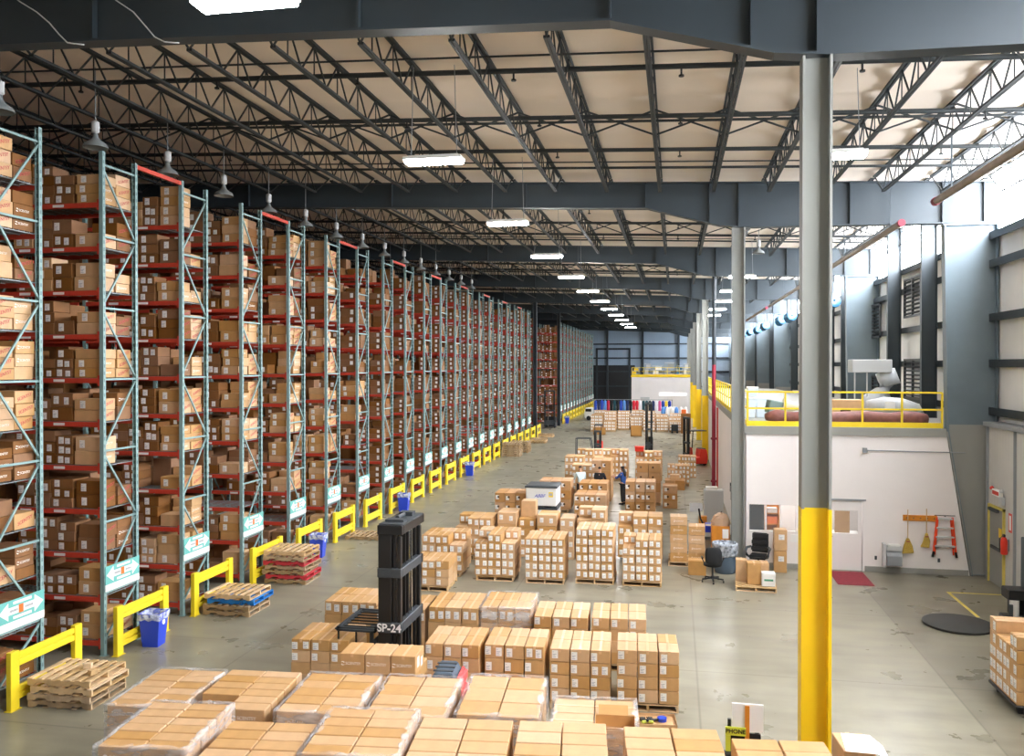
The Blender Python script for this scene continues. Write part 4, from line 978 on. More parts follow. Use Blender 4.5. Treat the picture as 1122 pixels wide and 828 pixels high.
for x in (.05, 2.85):
    for y in (.05, 1.35): MB().bx(x, y, 0, x+.1, y+.1, 1.1).build('leg', 'grey', t)
# white parked vehicle and open boxes by the cross aisle
t = thing('white_cart', 'low white motor cart parked by the far rack ends', 'cart', (-9.6, 93, 0), -.15)
MB().prism([(-.0, .25), (2.6, .25), (2.7, .6), (2.3, .9), (1.6, .95), (.8, 1.35), (.1, 1.35), (-.1, .8)], -.7, .7, 'y').build('body', 'white', t, bevel=.06, seg=2)
MB().bx(.1, -.71, .95, .75, .71, 1.25).build('windscreen', 'black', t)
for x in (.45, 2.2):
    for y in (-.65, .65): MB().cyl((x, y-.08, .25), (x, y+.08, .25), .25, 16).build('wheel', 'black_soft', t)
for i, (px0, px1, py, h) in enumerate(((650, 663, 476, .55), (691, 703, 478, .85))):
    a = atz(px0, py); b = atz(px1, py); t = thing('wooden_crate', 'open dark wooden crate before the far carton block, %s' % ('nearer the racks', 'nearer the tall dark mast')[i], 'crate', (a.x, a.y, 0)); w = b.x-a.x
    m = MB().bx(0, 0, 0, w, .9, .06)
    for q in ((0, 0, w, .04), (0, .86, w, .9), (0, 0, .04, .9), (w-.04, 0, w, .9)): m.bx(q[0], q[1], 0, q[2], q[3], h)
    m.build('shell', 'cardboard_inside', t); MB().bx(.05, .05, h*.5, w-.05, .85, h*.6).build('packing', 'kraft_dark', t)
a = atz(746, 472); a = a*(76.0/a.y); t = thing('tall_carton', 'tall brown carton with an orange top by the far columns', 'carton', (a.x, a.y, 0)); MB().bx(0, 0, 0, .85, .6, 1.75).build('shell', 'kraft_dark', t, bevel=.01); MB().bx(.05, .05, 1.75, .45, .5, 2.1).build('orange_top', 'orange', t, bevel=.02)
a = atz(738, 471); a = a*(76.0/a.y); t = thing('small_cart', 'small dark cart beside the tall carton by the far columns', 'cart', (a.x-.2, a.y, 0)); MB().bx(0, 0, .2, .6, .6, .75).build('bin', 'black_soft', t)
for x in (.08, .52): MB().cyl((x, .1, .1), (x, .2, .1), .1, 10).build('wheel', 'black', t)
# ================================================================ OFFICE BLOCK AND MEZZANINE
OX, OY, OZ = 2.08, 26.16, 3.95
def edge(z): return 8.24-.1555*z                 # slanted inner flange of the wall frame
def wallpiece(m, x0, x1, z0, z1, mi=0):
    if x1 is None: m.prism([(x0, z0), (edge(z0), z0), (edge(z1), z1), (x0, z1)], OY, OY+.1, 'y', mi)
    else: m.bx(x0, OY, z0, x1, OY+.1, z1, mi)
m = MB()
wallpiece(m, OX, 2.13, 0, OZ); wallpiece(m, 2.13, 3.95, 0, 1.05); wallpiece(m, 2.13, 3.95, 1.9, OZ); wallpiece(m, 3.95, 4.33, 0, OZ); wallpiece(m, 4.33, 5.36, 2.05, OZ); wallpiece(m, 5.36, None, 0, OZ)
m.bx(OX, OY+.1, 0, OX+.08, 68, OZ)
o = m.build('wall_office', 'office_white'); struct(o)
struct(MB().prism([(OX-.04, OZ), (edge(OZ), OZ), (edge(OZ+.24), OZ+.24), (OX-.04, OZ+.24)], OY-.05, 68, 'y').build('slab_mezzanine', 'base_board'))
struct(MB().bx(5.42, OY-.03, 0, 8.2, OY, .16).build('baseboard_office', 'base_board')); struct(MB().bx(2.2, OY-.02, 0, 4.28, OY, .14).build('baseboard_office', 'base_board'))
struct(MB().bx(2.1, OY+1.6, 0, 8.3, OY+1.7, OZ).build('wall_office_back', 'office_white'))
f = MB()
for x in (2.13, 2.63, 3.05, 3.5, 3.91): f.bx(x, OY-.01, 1.05, x+.04, OY+.08, 1.9)
f.bx(2.13, OY-.01, 1.05, 3.95, OY+.08, 1.09).bx(2.13, OY-.01, 1.86, 3.95, OY+.08, 1.9)
wn = MB().bx(2.15, OY+.04, 1.07, 3.93, OY+.05, 1.88).build('window_3', 'glass'); struct(wn); f.build('window_frame', 'office_white', wn)
d = MB().bx(4.35, OY+.02, .01, 5.34, OY+.07, 1.08).bx(4.35, OY+.02, 1.76, 5.34, OY+.07, 2.04).bx(4.35, OY+.02, 1.08, 4.52, OY+.07, 1.76).bx(5.24, OY+.02, 1.08, 5.34, OY+.07, 1.76).build('door_1', 'office_white'); struct(d)
MB().bx(4.52, OY+.04, 1.08, 5.24, OY+.05, 1.76).build('door_glass', 'glass', d); MB().bx(4.33, OY-.03, 2.05, 5.45, OY+.1, 2.1).build('door_head', 'grey', d)
MB().cyl((4.42, OY-.05, 1.0), (4.42, OY+.02, 1.0), .03, 10).box(4.46, OY-.05, 1.0, .12, .02, .02).build('door_handle', 'chrome', d)
tag(MB().box(0, 0, .32, .42, .03, .64).build('cardboard_sheet', 'kraft', None, (4.82, OY+.16, 1.08), bevel=.003), 'brown cardboard sheet behind the glass of the office door', 'cardboard')
tag(MB().bx(4.45, OY+.14, 0, 5.3, OY+.55, 1.07).build('door_side_table', 'white', None), 'white cabinet just inside the office door', 'cabinet')
lamp_o = thing('hanging_linear_light', 'white office ceiling light seen only through its window', 'ceiling light', (3.4, OY+.8, 3.6)); MB().bx(-.55, -.16, -.05, .55, .16, 0).build('lens', 'lamp_soft', lamp_o); link('housing', body, lamp_o)
# things behind the office window
t = thing('black_backboard', 'black glossy board leaning inside the office window', 'board', (2.18, OY+.25, 0)); MB().bx(0, 0, 1.0, .44, .03, 1.86).build('panel', 'black', t); MB().bx(0, .03, 0, .04, .06, 1.8).bx(.4, .03, 0, .44, .06, 1.8).build('leg', 'black', t)
t = thing('orange_cabinet', 'orange wooden shelf unit with papers inside the office window', 'shelf', (2.66, OY+.25, 0)); MB().bx(0, .3, 0, .40, .33, 1.9).bx(0, 0, 0, .03, .3, 1.9).bx(.37, 0, 0, .40, .3, 1.9).build('carcass', 'orange_wood', t)
for z in (1.0, 1.22, 1.55): MB().bx(.03, 0, z, .37, .3, z+.03).build('shelf_board', 'orange_wood', t)
MB().bx(.06, .02, 1.58, .34, .25, 1.72).build('papers', 'white', t); MB().bx(.05, .02, 1.25, .35, .26, 1.46).build('orange_folder', 'orange', t)
# ---- wall hung things on the office front
t = thing('hook_board', 'ochre wooden hook board on the white office wall', 'hook board', (6.45, OY-.03, 1.52)); MB().bx(0, 0, 0, .92, .025, .17).build('plank', 'orange_wood', t, bevel=.004)
for i in range(5): MB().cyl((.09+.185*i, 0, .08), (.09+.185*i, -.07, .10), .014, 8).build('peg', 'black', t)
for i, (x, zt_, s) in enumerate(((6.56, 1.86, 1.25), (7.06, 1.90, .95))):
    t = thing('hanging_broom', 'straw broom hanging from the hook board, %s' % ('nearer the grey letter box', 'nearer the orange ladder')[i], 'broom', (x, OY-.12, 0), 0, 'brooms on the office wall')
    zb = .62 if i == 0 else .78
    MB().cyl((0, 0, zb+.38), (0, 0, zt_), .013, 8).build('handle', 'wood', t)
    m = MB(); k = .0 if i == 0 else .05
    m.prism([(-.03, zb+.42), (.03, zb+.42), (.10*s, zb+.2), (.13*s-k, zb), (-.12*s-k, zb-.03+k), (-.09*s, zb+.2)], -.03, .03, 'y'); m.build('bristle_head', 'broom', t, bevel=.012)
    MB().bx(-.045, -.034, zb+.31, .045, .034, zb+.34).build('binding', 'dark_red', t)
t = thing('step_ladder', 'folded orange step ladder with grey steps hung on the office wall', 'ladder', (7.55, OY-.09, 0))
for s in (-1, 1):
    MB().bar((s*.20, 0, 1.66), (s*.29, 0, .68), .055, .03, up=(0, 1, 0)).build('side_rail', 'ladder_orange', t); MB().bar((s*.17, .045, 1.62), (s*.25, .045, .58), .04, .02, up=(0, 1, 0)).build('rear_rail', 'ladder_orange', t)
    MB().bar((s*.29, 0, .68), (s*.32, 0, .52), .06, .04, up=(0, 1, 0)).build('foot', 'black', t)
for i, z in enumerate((1.62, 1.36, 1.1, .84)): MB().bx(-.19-.09*(1.66-z), -.05, z-.02, .19+.09*(1.66-z), .03, z+.02).build('step', 'light_grey', t)
MB().bar((-.27, .0, .78), (0, 0, .84), .03, .02).bar((.27, 0, .78), (0, 0, .84), .03, .02).build('lower_brace', 'black', t)
tag(MB().cyl((7.3, OY, 1.70), (7.85, OY-.0, 1.70), .012, 6).cyl((7.55, OY, 1.70), (7.55, OY-.14, 1.70), .015, 6).build('wall_hook', 'black'), 'black hook bar carrying the orange ladder', 'hook')
t = thing('letter_box', 'grey wall box with papers on top beside the brooms', 'wall box', (5.88, OY-.28, .25)); MB().prism([(0, 0), (.24, 0), (.24, .52), (.18, .52), (.0, .28)], .08, .5, 'x').build('body', 'grey', t, bevel=.01); MB().bx(0, .0, -.05, .06, .26, .62).build('side_panel', 'light_grey', t); MB().bx(.1, .04, .42, .48, .22, .56).build('paper_tray', 'light_grey', t); MB().bx(.14, .05, .56, .44, .2, .60).build('papers', 'white', t)
for i, x in enumerate((5.72, 7.42)): tag(MB().bx(-.03, -.03, 0, .03, 0, .11).bx(-.012, -.036, .03, .012, -.03, .08).build('wall_socket', 'dark_grey', None, (x, OY, .36), bevel=.005), 'small grey wall socket %s' % ('beside the grey letter box', 'below the orange ladder')[i], 'socket')
t = thing('conduit', 'thin grey electrical conduit high on the white office wall', 'conduit', (5.35, OY-.03, 3.53)); MB().cyl((.1, 0, 0), (2.75, 0, -.02), .016, 6).build('pipe', 'grey', t); MB().bx(0, -.04, -.07, .12, .03, .07).build('junction_box', 'grey', t, bevel=.008)
tag(MB().bx(0, 0, 0, .95, 1.55, .015).build('door_mat', 'rug_red', None, (4.38, 24.45, 0), bevel=.005), 'dark red mat on the concrete at the office door', 'mat')
for i, (x, z, w, h) in enumerate(((3.35, .78, .34, .22), (3.92, .8, .1, .12))): tag(MB().bx(0, -.02, 0, w, 0, h).build('wall_notice', 'label', None, (x, OY, z)), 'white paper notice on the office wall, %s' % ('below the window', 'near the column')[i], 'notice')
# ---- mezzanine rails and clutter
rail('mezzanine_rail', 'yellow guard rail along the front of the mezzanine', ((2.12, OY+.02), (7.5, OY+.02)), OZ+.24, 1.02, 6)
rail('mezzanine_rail', 'yellow guard rail along the aisle side of the mezzanine', ((2.12, OY+.15), (2.12, 67.8)), OZ+.24, 1.02, 28)
MZ = OZ+.245
m = MB(); pts = []; rad = []
for i in range(15): pts.append((2.75+.33*i, 27.3+.12*math.sin(i*.9), MZ+.21+.03*math.sin(i*1.7))); rad.append(.19+.025*math.sin(i*2.1)+(-.08 if i == 0 else 0))
tag(m.tube(pts, rad, 12).build('flexible_duct', 'duct_brown', None, smooth=True), 'long dull red-brown flexible duct lying behind the mezzanine rail', 'duct')
t = thing('large_box', 'big tan cardboard box standing behind the mezzanine rail', 'box', (4.72, 28.0, MZ)); MB().bx(0, 0, 0, 1.05, .8, .72).build('carton_shell', 'kraft', t, bevel=.01); MB().bx(.35, -.003, .35, .65, 0, .42).bx(.55, -.003, .12, .72, 0, .2).build('print', 'print_dark', t)
t = thing('blower_unit', 'pale metal hood with crumpled silver duct on the mezzanine', 'blower', (6.35, 31.0, MZ)); MB().bx(-.35, 0, 1.55, .95, .8, 2.0).build('hood', 'light_grey', t, bevel=.02)
MB().tube([(.8, .4, 1.6), (.95, .4, 1.2), (.75, .35, .8), (.35, .3, .5), (.2, .25, .2)], [.33, .36, .34, .38, .36], 14).build('silver_duct', 'film_wrap', t, smooth=True)
for x in (-.25, .15): MB().bar((x, .1, 0), (x, .1, 1.55), .04).build('leg', 'light_grey', t)
t = thing('duct_bundle', 'silver wrapped duct lying at the wall end of the mezzanine', 'duct', (6.0, 28.6, MZ)); MB().tube([(0, 0, .45), (.5, .05, .52), (1.0, 0, .5), (1.4, .0, .36), (1.5, 0, .2)], [.24, .28, .27, .26, .2], 12).build('duct', 'film_wrap', t, smooth=True); MB().bx(.45, -.28, .42, .75, -.25, .66).build('label_sheet', 'label', t)
MB().bx(.0, -.25, 0, 1.3, .3, .2).build('support_box', 'dark_grey', t, bevel=.01)
t = thing('fan_box', 'dark boxed fan beside the tan box on the mezzanine', 'fan', (4.4, 29.6, MZ)); MB().bx(0, 0, 0, .7, .6, .62).build('housing', 'dark_grey', t, bevel=.02); MB().cyl((.35, -.03, .31), (.35, 0, .31), .25, 18).build('fan_ring', 'black', t); MB().bx(.7, .05, 0, 1.0, .55, .66).build('side_carton', 'kraft', t)
t = thing('plastic_bundle', 'clear plastic wrapped bundle behind the tan box', 'bundle', (5.78, 29.5, MZ)); MB().lathe([(.2, 0), (.28, .15), (.3, .4), (.18, .55), (.1, .62)], 12).build('wrapped_roll', 'film_wrap', t, smooth=True)
t = thing('machine_bundle', 'green-grey machine with a pale cone on the mezzanine', 'machine', (2.95, 28.3, MZ)); MB().box(.2, .2, .45, .5, .4, .42, 0, .2, 0, .2).build('housing', 'green_grey', t, bevel=.03); MB().cyl((.45, .2, .5), (1.05, .2, .44), .26, 14, .06).build('cone', 'broom_pale', t, smooth=.6); MB().bx(.0, 0, 0, .5, .4, .26).build('stand', 'grey', t)
for i, (x, y, z) in enumerate(((2.35, 30.2, 0), (2.75, 30.4, 0), (2.4, 30.3, .36), (2.75, 30.5, .36), (2.45, 30.3, .72))):
    t = thing('plastic_box', 'pale translucent plastic box, %s, stacked at the mezzanine corner' % ('bottom, nearer the rail', 'bottom, inner', 'middle, nearer the rail', 'middle, inner', 'topmost')[i], 'box', (x, y, MZ+z), 0, 'plastic boxes on the mezzanine')
    MB().prism([(.02, 0), (.33, 0), (.36, .3), (0, .3)], 0, .45, 'y').build('tub', 'box_pale', t, bevel=.015); MB().bx(-.01, -.01, .3, .37, .46, .335).build('lid', 'white', t, bevel=.008)
# louvres on the outside wall and a row of blue fans
for i, (px, py, pz) in enumerate(((1000, 325, 0), (1000, 415, 0), (958, 352, 0), (956, 430, 0))):
    a = atx(px, py, 8.7); t = thing('wall_louver', 'dark louvred vent on the outside wall, %s' % ('upper nearer one', 'lower nearer one', 'upper farther one', 'lower farther one')[i], 'vent', (8.66, a.y-1.15, a.z-.75), 0, 'louvred vents on the outside wall')
    MB().bx(0, 0, 0, .08, .08, 1.5).bx(0, 2.22, 0, .08, 2.3, 1.5).bx(0, 0, 0, .08, 2.3, .08).bx(0, 0, 1.42, .08, 2.3, 1.5).bx(0, 1.11, 0, .08, 1.19, 1.5).build('frame', 'dark_grey', t)
    m = MB()
    for k in range(9): m.box(.04, 1.15, .15+k*.15, .09, 2.2, .02, 0, 0, 0, .6)
    m.build('louver_slats', 'steel_dark', t)
for i, (px, py, s) in enumerate(((911, 331, 1), (865.7, 347, 1), (855.4, 351, 1), (838, 357.5, 1), (830, 361.6, 1), (822, 363.7, 1), (816, 365.7, 1))):
    a = atx(px, py, 7.35); t = thing('hanging_blue_fan', 'blue drum fan high along the outside wall, %s from the camera' % ORD[i], 'fan', (7.35, a.y, a.z), .35, 'blue fans along the outside wall')
    MB().lathe([(.29, -.30), (.34, -.28), (.32, 0), (.34, .28), (.29, .30), (.05, .27), (.05, -.27)], 18).build('drum', 'blue_fan', t, smooth=.6).rotation_euler = (PI/2-.25, 0, 0)
    MB().bar((-.3, 0, 0), (.3, 0, 0), .04).bar((0, 0, -.3), (0, 0, .3), .04).build('grille_bars', 'black', t); MB().bar((0, 0, .4), (0, .0, zt(7.35)-a.z), .04).build('hanger', 'steel', t)
# ================================================================ RIGHT-HAND WALL
d = MB().bx(8.60, 24.66, .01, 8.64, 25.68, 2.1).build('door_3', 'base_board'); struct(d)
MB().bx(8.56, 24.60, 0, 8.64, 24.66, 2.16).bx(8.56, 25.68, 0, 8.64, 25.74, 2.16).bx(8.56, 24.6, 2.1, 8.64, 25.74, 2.16).build('door_frame', 'yellow_line', d); MB().bx(8.54, 24.8, .98, 8.60, 25.5, 1.05).build('push_bar', 'dark_grey', d); MB().bx(8.52, 25.0, 2.0, 8.6, 25.6, 2.08).build('door_closer', 'dark_grey', d); MB().bx(8.592, 24.8, 1.35, 8.6, 25.0, 1.6).build('yellow_notice', 'yellow', d)
t = thing('fire_extinguisher', 'red fire extinguisher hung beside the side door', 'fire extinguisher', (8.50, 24.35, 1.02)); MB().lathe([(.07, 0), (.085, .03), (.085, .36), (.06, .43), (.03, .46)], 16).build('cylinder', 'red', t, smooth=.6); MB().bx(-.02, -.05, .46, .02, .05, .53).build('valve_handle', 'black', t); MB().tube([(0, .04, .5), (-.08, .08, .4), (-.09, .05, .1)], .014, 8).build('hose', 'black', t); MB().bx(.05, -.03, .1, .12, .03, .4).build('bracket', 'grey', t)
t = thing('extinguisher_sign', 'red and white upright sign above the fire extinguisher', 'sign', (8.615, 24.25, 1.62)); MB().bx(-.004, -.11, 0, 0, .11, .5).build('panel', 'red', t); MB().bx(-.007, -.06, .06, -.004, .06, .44).build('white_arrow', 'label', t)
t = thing('exit_light', 'red and white alarm light above the side door', 'alarm light', (8.50, 24.9, 2.38)); MB().bx(0, -.2, .08, .1, .35, .26).build('sign_box', 'label', t, bevel=.01); MB().bx(-.006, -.15, .12, 0, .3, .22).build('red_letters', 'red', t); MB().bx(.0, -.35, -.12, .1, -.12, .1).build('battery_box', 'light_grey', t, bevel=.01)
for i, dx in enumerate((-.28, .42)): MB().lathe([(.05, 0), (.06, .05), (.02, .09)], 12).build('lamp_head', 'red' if i else 'light_grey', t, (.03, dx, .22))
# stretch wrapping machine: turntable, mast and film carriage
t = thing('pallet_wrapper', 'pallet wrapping machine with round black turntable and film roll by the wall', 'wrapping machine', (6.42, 21.15, 0))
MB().lathe([(.74, 0), (.76, .03), (.76, .055), (.73, .065)], 40).build('turntable', 'mat_black', t, smooth=.5); MB().bx(.78, -.3, 0, 1.5, .3, .06).build('base_beam', 'black', t, bevel=.01)
MB().bx(1.40, -.25, .0, 1.78, .25, 2.05).build('mast', 'slate_dark', t, bevel=.02); MB().bx(.95, -.28, .0, 1.40, .28, .28).build('drive_housing', 'black', t, bevel=.02)
MB().bx(.98, -.2, .68, 1.40, .22, .92).bx(1.1, .0, .3, 1.40, .2, .7).build('film_carriage', 'black', t, bevel=.02); MB().cyl((1.14, -.12, .29), (1.14, -.12, .68), .10, 18).build('film_roll', 'white', t, smooth=.6)
MB().bx(.98, -.28, .28, 1.06, -.24, .6).build('roller_guard', 'dark_grey', t)
# cart of labelled cartons at the frame edge
t = thing('platform_cart', 'dark platform cart under the labelled cartons by the wrapping machine', 'cart', (5.72, 15.82, 0), .0); MB().bx(0, 0, .12, 1.35, 1.3, .17).build('deck', 'black', t, bevel=.01)
for x in (.12, 1.2):
    for y in (.15, 1.12): MB().cyl((x-.03, y, .06), (x+.03, y, .06), .06, 12).build('caster', 'black_soft', t)
R = random.Random(3); ci = 0
for l in range(5):
    for r in range(4):
        for c in range(2):
            top = 5 if (r in (2, 3) or r == 0) else 4
            if l >= top or (l == 4 and r == 2): continue
            if r == 3 and l == 4 and c == 1: pass
            h = .235; o = link('cart_carton', carton_mesh(.65, .315, h), None, (5.74+.33+c*.66, 15.85+.162+r*.323, .172+l*.2365), 0)
            tag(o, 'labelled carton on the platform cart, %s tier from the deck, %s row, %s file' % (ORD[l], ORD[r], ORD[c]), 'carton', 'cartons on the platform cart')
            if c == 0:
                for q in (-.07, .07):
                    if R.random() < .85: lb = link('shipping_label', label_mesh(.11, .15), o, (-.325, q, h*.5), -PI/2)
            if r == 0: link('printed_logo', logo_mesh(.07, 'print_red', .3), o, (.05, -.158, h*.5))
            if l >= 3: link('tape', tape_mesh(.65, .315, h, 'x'), o)
# yellow floor marking by the side door
struct(MB().bx(7.05, 21.9, 0, 7.13, 24.2, .004).bx(7.05, 24.12, 0, 8.5, 24.2, .004).build('floor_marking', 'yellow_line'))
# ================================================================ WORK CORNER BESIDE THE OFFICE
def logo_stack(x, y, n, w, d, h, phrase, first=0):
    R = random.Random(n*7)
    for l in range(n):
        o = link('logo_carton', carton_mesh(w, d, h), None, (x+R.uniform(-.012, .012), y, .13+l*(h+.004)), R.uniform(-.02, .02))
        tag(o, 'white-logo carton in the %s, %s from the bottom' % (phrase, ORD[l]), 'carton', 'white-logo cartons by the office corner')
        link('printed_logo', logo_mesh(.055, 'print_white'), o, (.02, -d/2, h*.5)); link('tape', tape_mesh(w, d, h, 'y'), o)
logo_stack(.10, 26.1, 5, .50, .55, .265, 'taller stack by the office corner'); logo_stack(.64, 26.1, 4, .48, .55, .265, 'shorter stack behind the black swivel chair')
pallet(-.2, 25.75, 0, 0, 'wooden pallet under the white-logo cartons by the office corner')
o = link('plain_carton', carton_mesh(.50, .42, .42), None, (.62, 24.95, 0)); tag(o, 'blank tan carton on the floor before the shorter logo stack', 'carton'); link('tape', tape_mesh(.50, .42, .42, 'x'), o)
def star_base(t, r=.30, z=.09):
    m = MB()
    for i in range(5):
        a = 2*PI*i/5+.3; m.bar((0, 0, z+.03), (r*math.cos(a), r*math.sin(a), z), .045, .03)
    m.cyl((0, 0, z), (0, 0, z+.07), .05, 12); m.build('star_base', 'black_soft', t)
    for i in range(5):
        a = 2*PI*i/5+.3; MB().cyl((r*math.cos(a)-.02, r*math.sin(a), .033), (r*math.cos(a)+.02, r*math.sin(a), .033), .033, 12).build('caster', 'black', t)
    MB().cyl((0, 0, z+.05), (0, 0, .44), .028, 12).build('gas_lift', 'dark_grey', t, smooth=.6)
t = thing('swivel_chair', 'black fabric swivel chair with its back turned, on the concrete', 'chair', (1.02, 24.1, 0), PI+.05); star_base(t)
MB().lathe([(.20, .44), (.25, .46), (.26, .50), (.24, .53), (.1, .54)], 20, sx=.98, sy=.95).build('seat', 'black_soft', t, smooth=True)
pts = [(.0, .235, .5), (.0, .265, .62)]; MB().bar((0, .2, .45), (0, .28, .66), .06, .02).build('back_support', 'black', t)
m = MB(); n = 10; vs = []
for s in (0, 1):
    for j in range(n+1):
        z = .56+.46*j/n; ww = .225*(1-.55*abs(j/n-.42)**3*3) * (1 if j not in (0, n) else .8)
        for i in range(7): u = -1+2*i/6; vs.append((ww*u, .285+.02*math.sin(PI*j/n)-.05*u*u+(.055 if s else 0), z))
f = []; k = (n+1)*7
for j in range(n):
    for i in range(6): a = j*7+i; f += [(a, a+1, a+8, a+7), (k+a, k+a+7, k+a+8, k+a+1)]
for j in range(n): f += [(j*7, j*7+7, k+j*7+7, k+j*7), (j*7+6, k+j*7+6, k+j*7+13, j*7+13)]
for i in range(6): f += [(i, k+i, k+i+1, i+1), (n*7+i, n*7+i+1, k+n*7+i+1, k+n*7+i)]
m.add(vs, f).build('backrest', 'black_soft', t, smooth=True)
for s in (-1, 1): MB().bar((s*.22, .05, .5), (s*.29, .05, .66), .03).box(s*.285, .0, .68, .06, .22, .03).build('armrest', 'black', t, bevel=.006)
t = thing('executive_chair', 'padded black leather office chair facing out by the office window', 'chair', (2.36, 25.35, 0), -.25); star_base(t)
MB().box(0, 0, .49, .52, .50, .11).build('seat', 'black', t, bevel=.045, seg=3)
for i, z in enumerate((.66, .84, 1.02)): MB().box(0, .27+.03*i, z, .50-.02*i, .11, .185, 0, 0, -.15).build('back_cushion', 'black', t, bevel=.04, seg=3)
MB().box(0, .34, .82, .46, .03, .55, 0, 0, -.15).build('back_shell', 'black_soft', t, bevel=.01)
for s in (-1, 1): MB().tube([(s*.25, .2, .72), (s*.32, .05, .72), (s*.32, -.15, .70), (s*.30, -.2, .56), (s*.26, -.05, .48)], .035, 8).build('armrest', 'dark_grey', t, smooth=True)
t = thing('waste_barrel', 'round blue-grey waste barrel with clear liner by the grey column', 'bin', (1.42, 25.3, 0)); MB().lathe([(.27, 0), (.29, .02), (.33, .62), (.35, .78), (.365, .80), (.365, .84), (.33, .84), (.31, .1)], 28).build('barrel', 'slate', t, smooth=.7)
lv = MB(); lv.lathe([(.345, .50), (.36, .56), (.372, .80), (.378, .86), (.34, .87), (.30, .70)], 28).build('bin_liner', 'bag_film', t, smooth=True)
t = thing('tool_cabinet', 'orange wooden cabinet with a white paper on it, against the grey column', 'cabinet', (1.08, 26.3, 0)); MB().bx(0, 0, .06, .54, .5, 1.14).bx(.02, .02, 0, .52, .48, .06).build('carcass', 'orange_wood', t, bevel=.008); MB().bx(.01, -.015, .09, .268, 0, 1.12).build('door', 'orange_wood', t); MB().bx(.272, -.015, .09, .53, 0, 1.12).build('door', 'orange_wood', t); MB().bx(.32, -.02, .78, .50, -.015, 1.06).build('paper_sheet', 'label', t)
MB().box(.24, -.03, .6, .02, .03, .1).build('door_handle', 'dark_grey', t)
t = thing('packing_paper', 'crumpled brown packing paper heaped on the orange cabinet', 'paper', (1.36, 26.55, 1.14)); R = random.Random(4); m = MB(); vs = []
for j in range(6):
    for i in range(14):
        r = (.30, .31, .27, .2, .1, .02)[j]*R.uniform(.88, 1.06); a = 2*PI*i/14; vs.append((r*math.cos(a)*.95, r*math.sin(a)*.75, (0, .1, .2, .29, .34, .36)[j]+R.uniform(-.01, .03)*(j > 0)))
m.add(vs, [(j*14+i, j*14+(i+1) % 14, (j+1)*14+(i+1) % 14, (j+1)*14+i) for j in range(5) for i in range(14)]); m.build('crumpled_sheet', 'paper_brown', t)
t = thing('work_desk', 'grey work desk behind the logo cartons by the office side wall', 'desk', (.75, 27.2, 0)); MB().bx(0, 0, .72, 1.15, 1.5, .76).build('desk_top', 'light_grey', t)
for x in (.03, 1.06):
    for y in (.05, 1.4): MB().bx(x, y, 0, x+.05, y+.05, .72).build('leg', 'grey', t)
MB().bx(.1, .1, .1, 1.05, .5, .5).build('shelf_box', 'light_grey', t); MB().bx(.15, .05, .50, 1.05, .5, .53).build('lower_shelf', 'grey', t)
o = MB().bx(0, 0, 0, .30, .3, .26).bx(0, -.004, .2, .3, 0, .26, 1).build('blue_box', ['bin_blue', 'white'], None, (.93, 27.25, .765), bevel=.004); tag(o, 'blue and white box on the work desk beside the orange cabinet', 'box')
t = thing('monitor_arm', 'black monitor arm with a pale screen clamped on the work desk', 'monitor', (.80, 28.0, .76)); MB().tube([(.35, 0, .02), (.1, 0, .1), (0, 0, .3), (-.05, 0, .62)], .03, 8).build('arm', 'black', t); MB().box(-.14, .0, .66, .42, .04, .28, 0, .25).build('screen', 'light_grey', t, bevel=.01); MB().bx(.3, -.06, 0, .42, .06, .03).build('clamp', 'black', t)
o = MB().bx(0, 0, 0, .26, .22, .30).build('orange_bin', 'orange_wood', None, (.76, 28.35, .765), bevel=.01); tag(o, 'small ochre box at the back corner of the work desk', 'box')
t = thing('steel_cabinet', 'tall pale grey steel cabinet with papers on top by the office side wall', 'cabinet', (.98, 30.2, 0)); MB().bx(0, 0, 0, .66, .5, 1.66).build('carcass', 'light_grey', t, bevel=.01); MB().bx(.01, -.015, .05, .65, 0, 1.63).build('door', 'light_grey', t, bevel=.004); MB().bx(.58, -.04, .8, .61, -.015, .95).build('handle', 'dark_grey', t)
o = MB().bx(0, 0, 0, .4, .3, .1).build('paper_stack', 'label', None, (1.05, 30.25, 1.66)); o.name = 'paper_tray'; tag(o, 'white papers lying on the tall steel cabinet', 'papers')
t = thing('wall_controls', 'grey pipes and switch boxes on the office side wall above the cabinet', 'switch box', (2.0, 30.6, 0)); MB().bx(-.08, 0, 1.25, .06, .3, 1.75).build('switch_box', 'grey', t, bevel=.01); MB().cyl((-.02, .15, 1.75), (-.02, .15, 3.9), .02, 8).build('pipe', 'grey', t); MB().bx(-.08, .5, 1.5, .06, .7, 1.8).build('small_box', 'dark_grey', t)
# two tall narrow cartons against the office wall
for i in range(2):
    o = link('plain_carton', carton_mesh(.36, .34, .62), None, (3.0, 25.7+.02*i, .0+.623*i), .08*i-.05); tag(o, 'tall narrow carton with a paper label against the office wall, %s one' % ('lower', 'upper')[i], 'carton', 'tall narrow cartons at the office wall'); add_label(o, .34, .62, .02, .40, .16, .15)
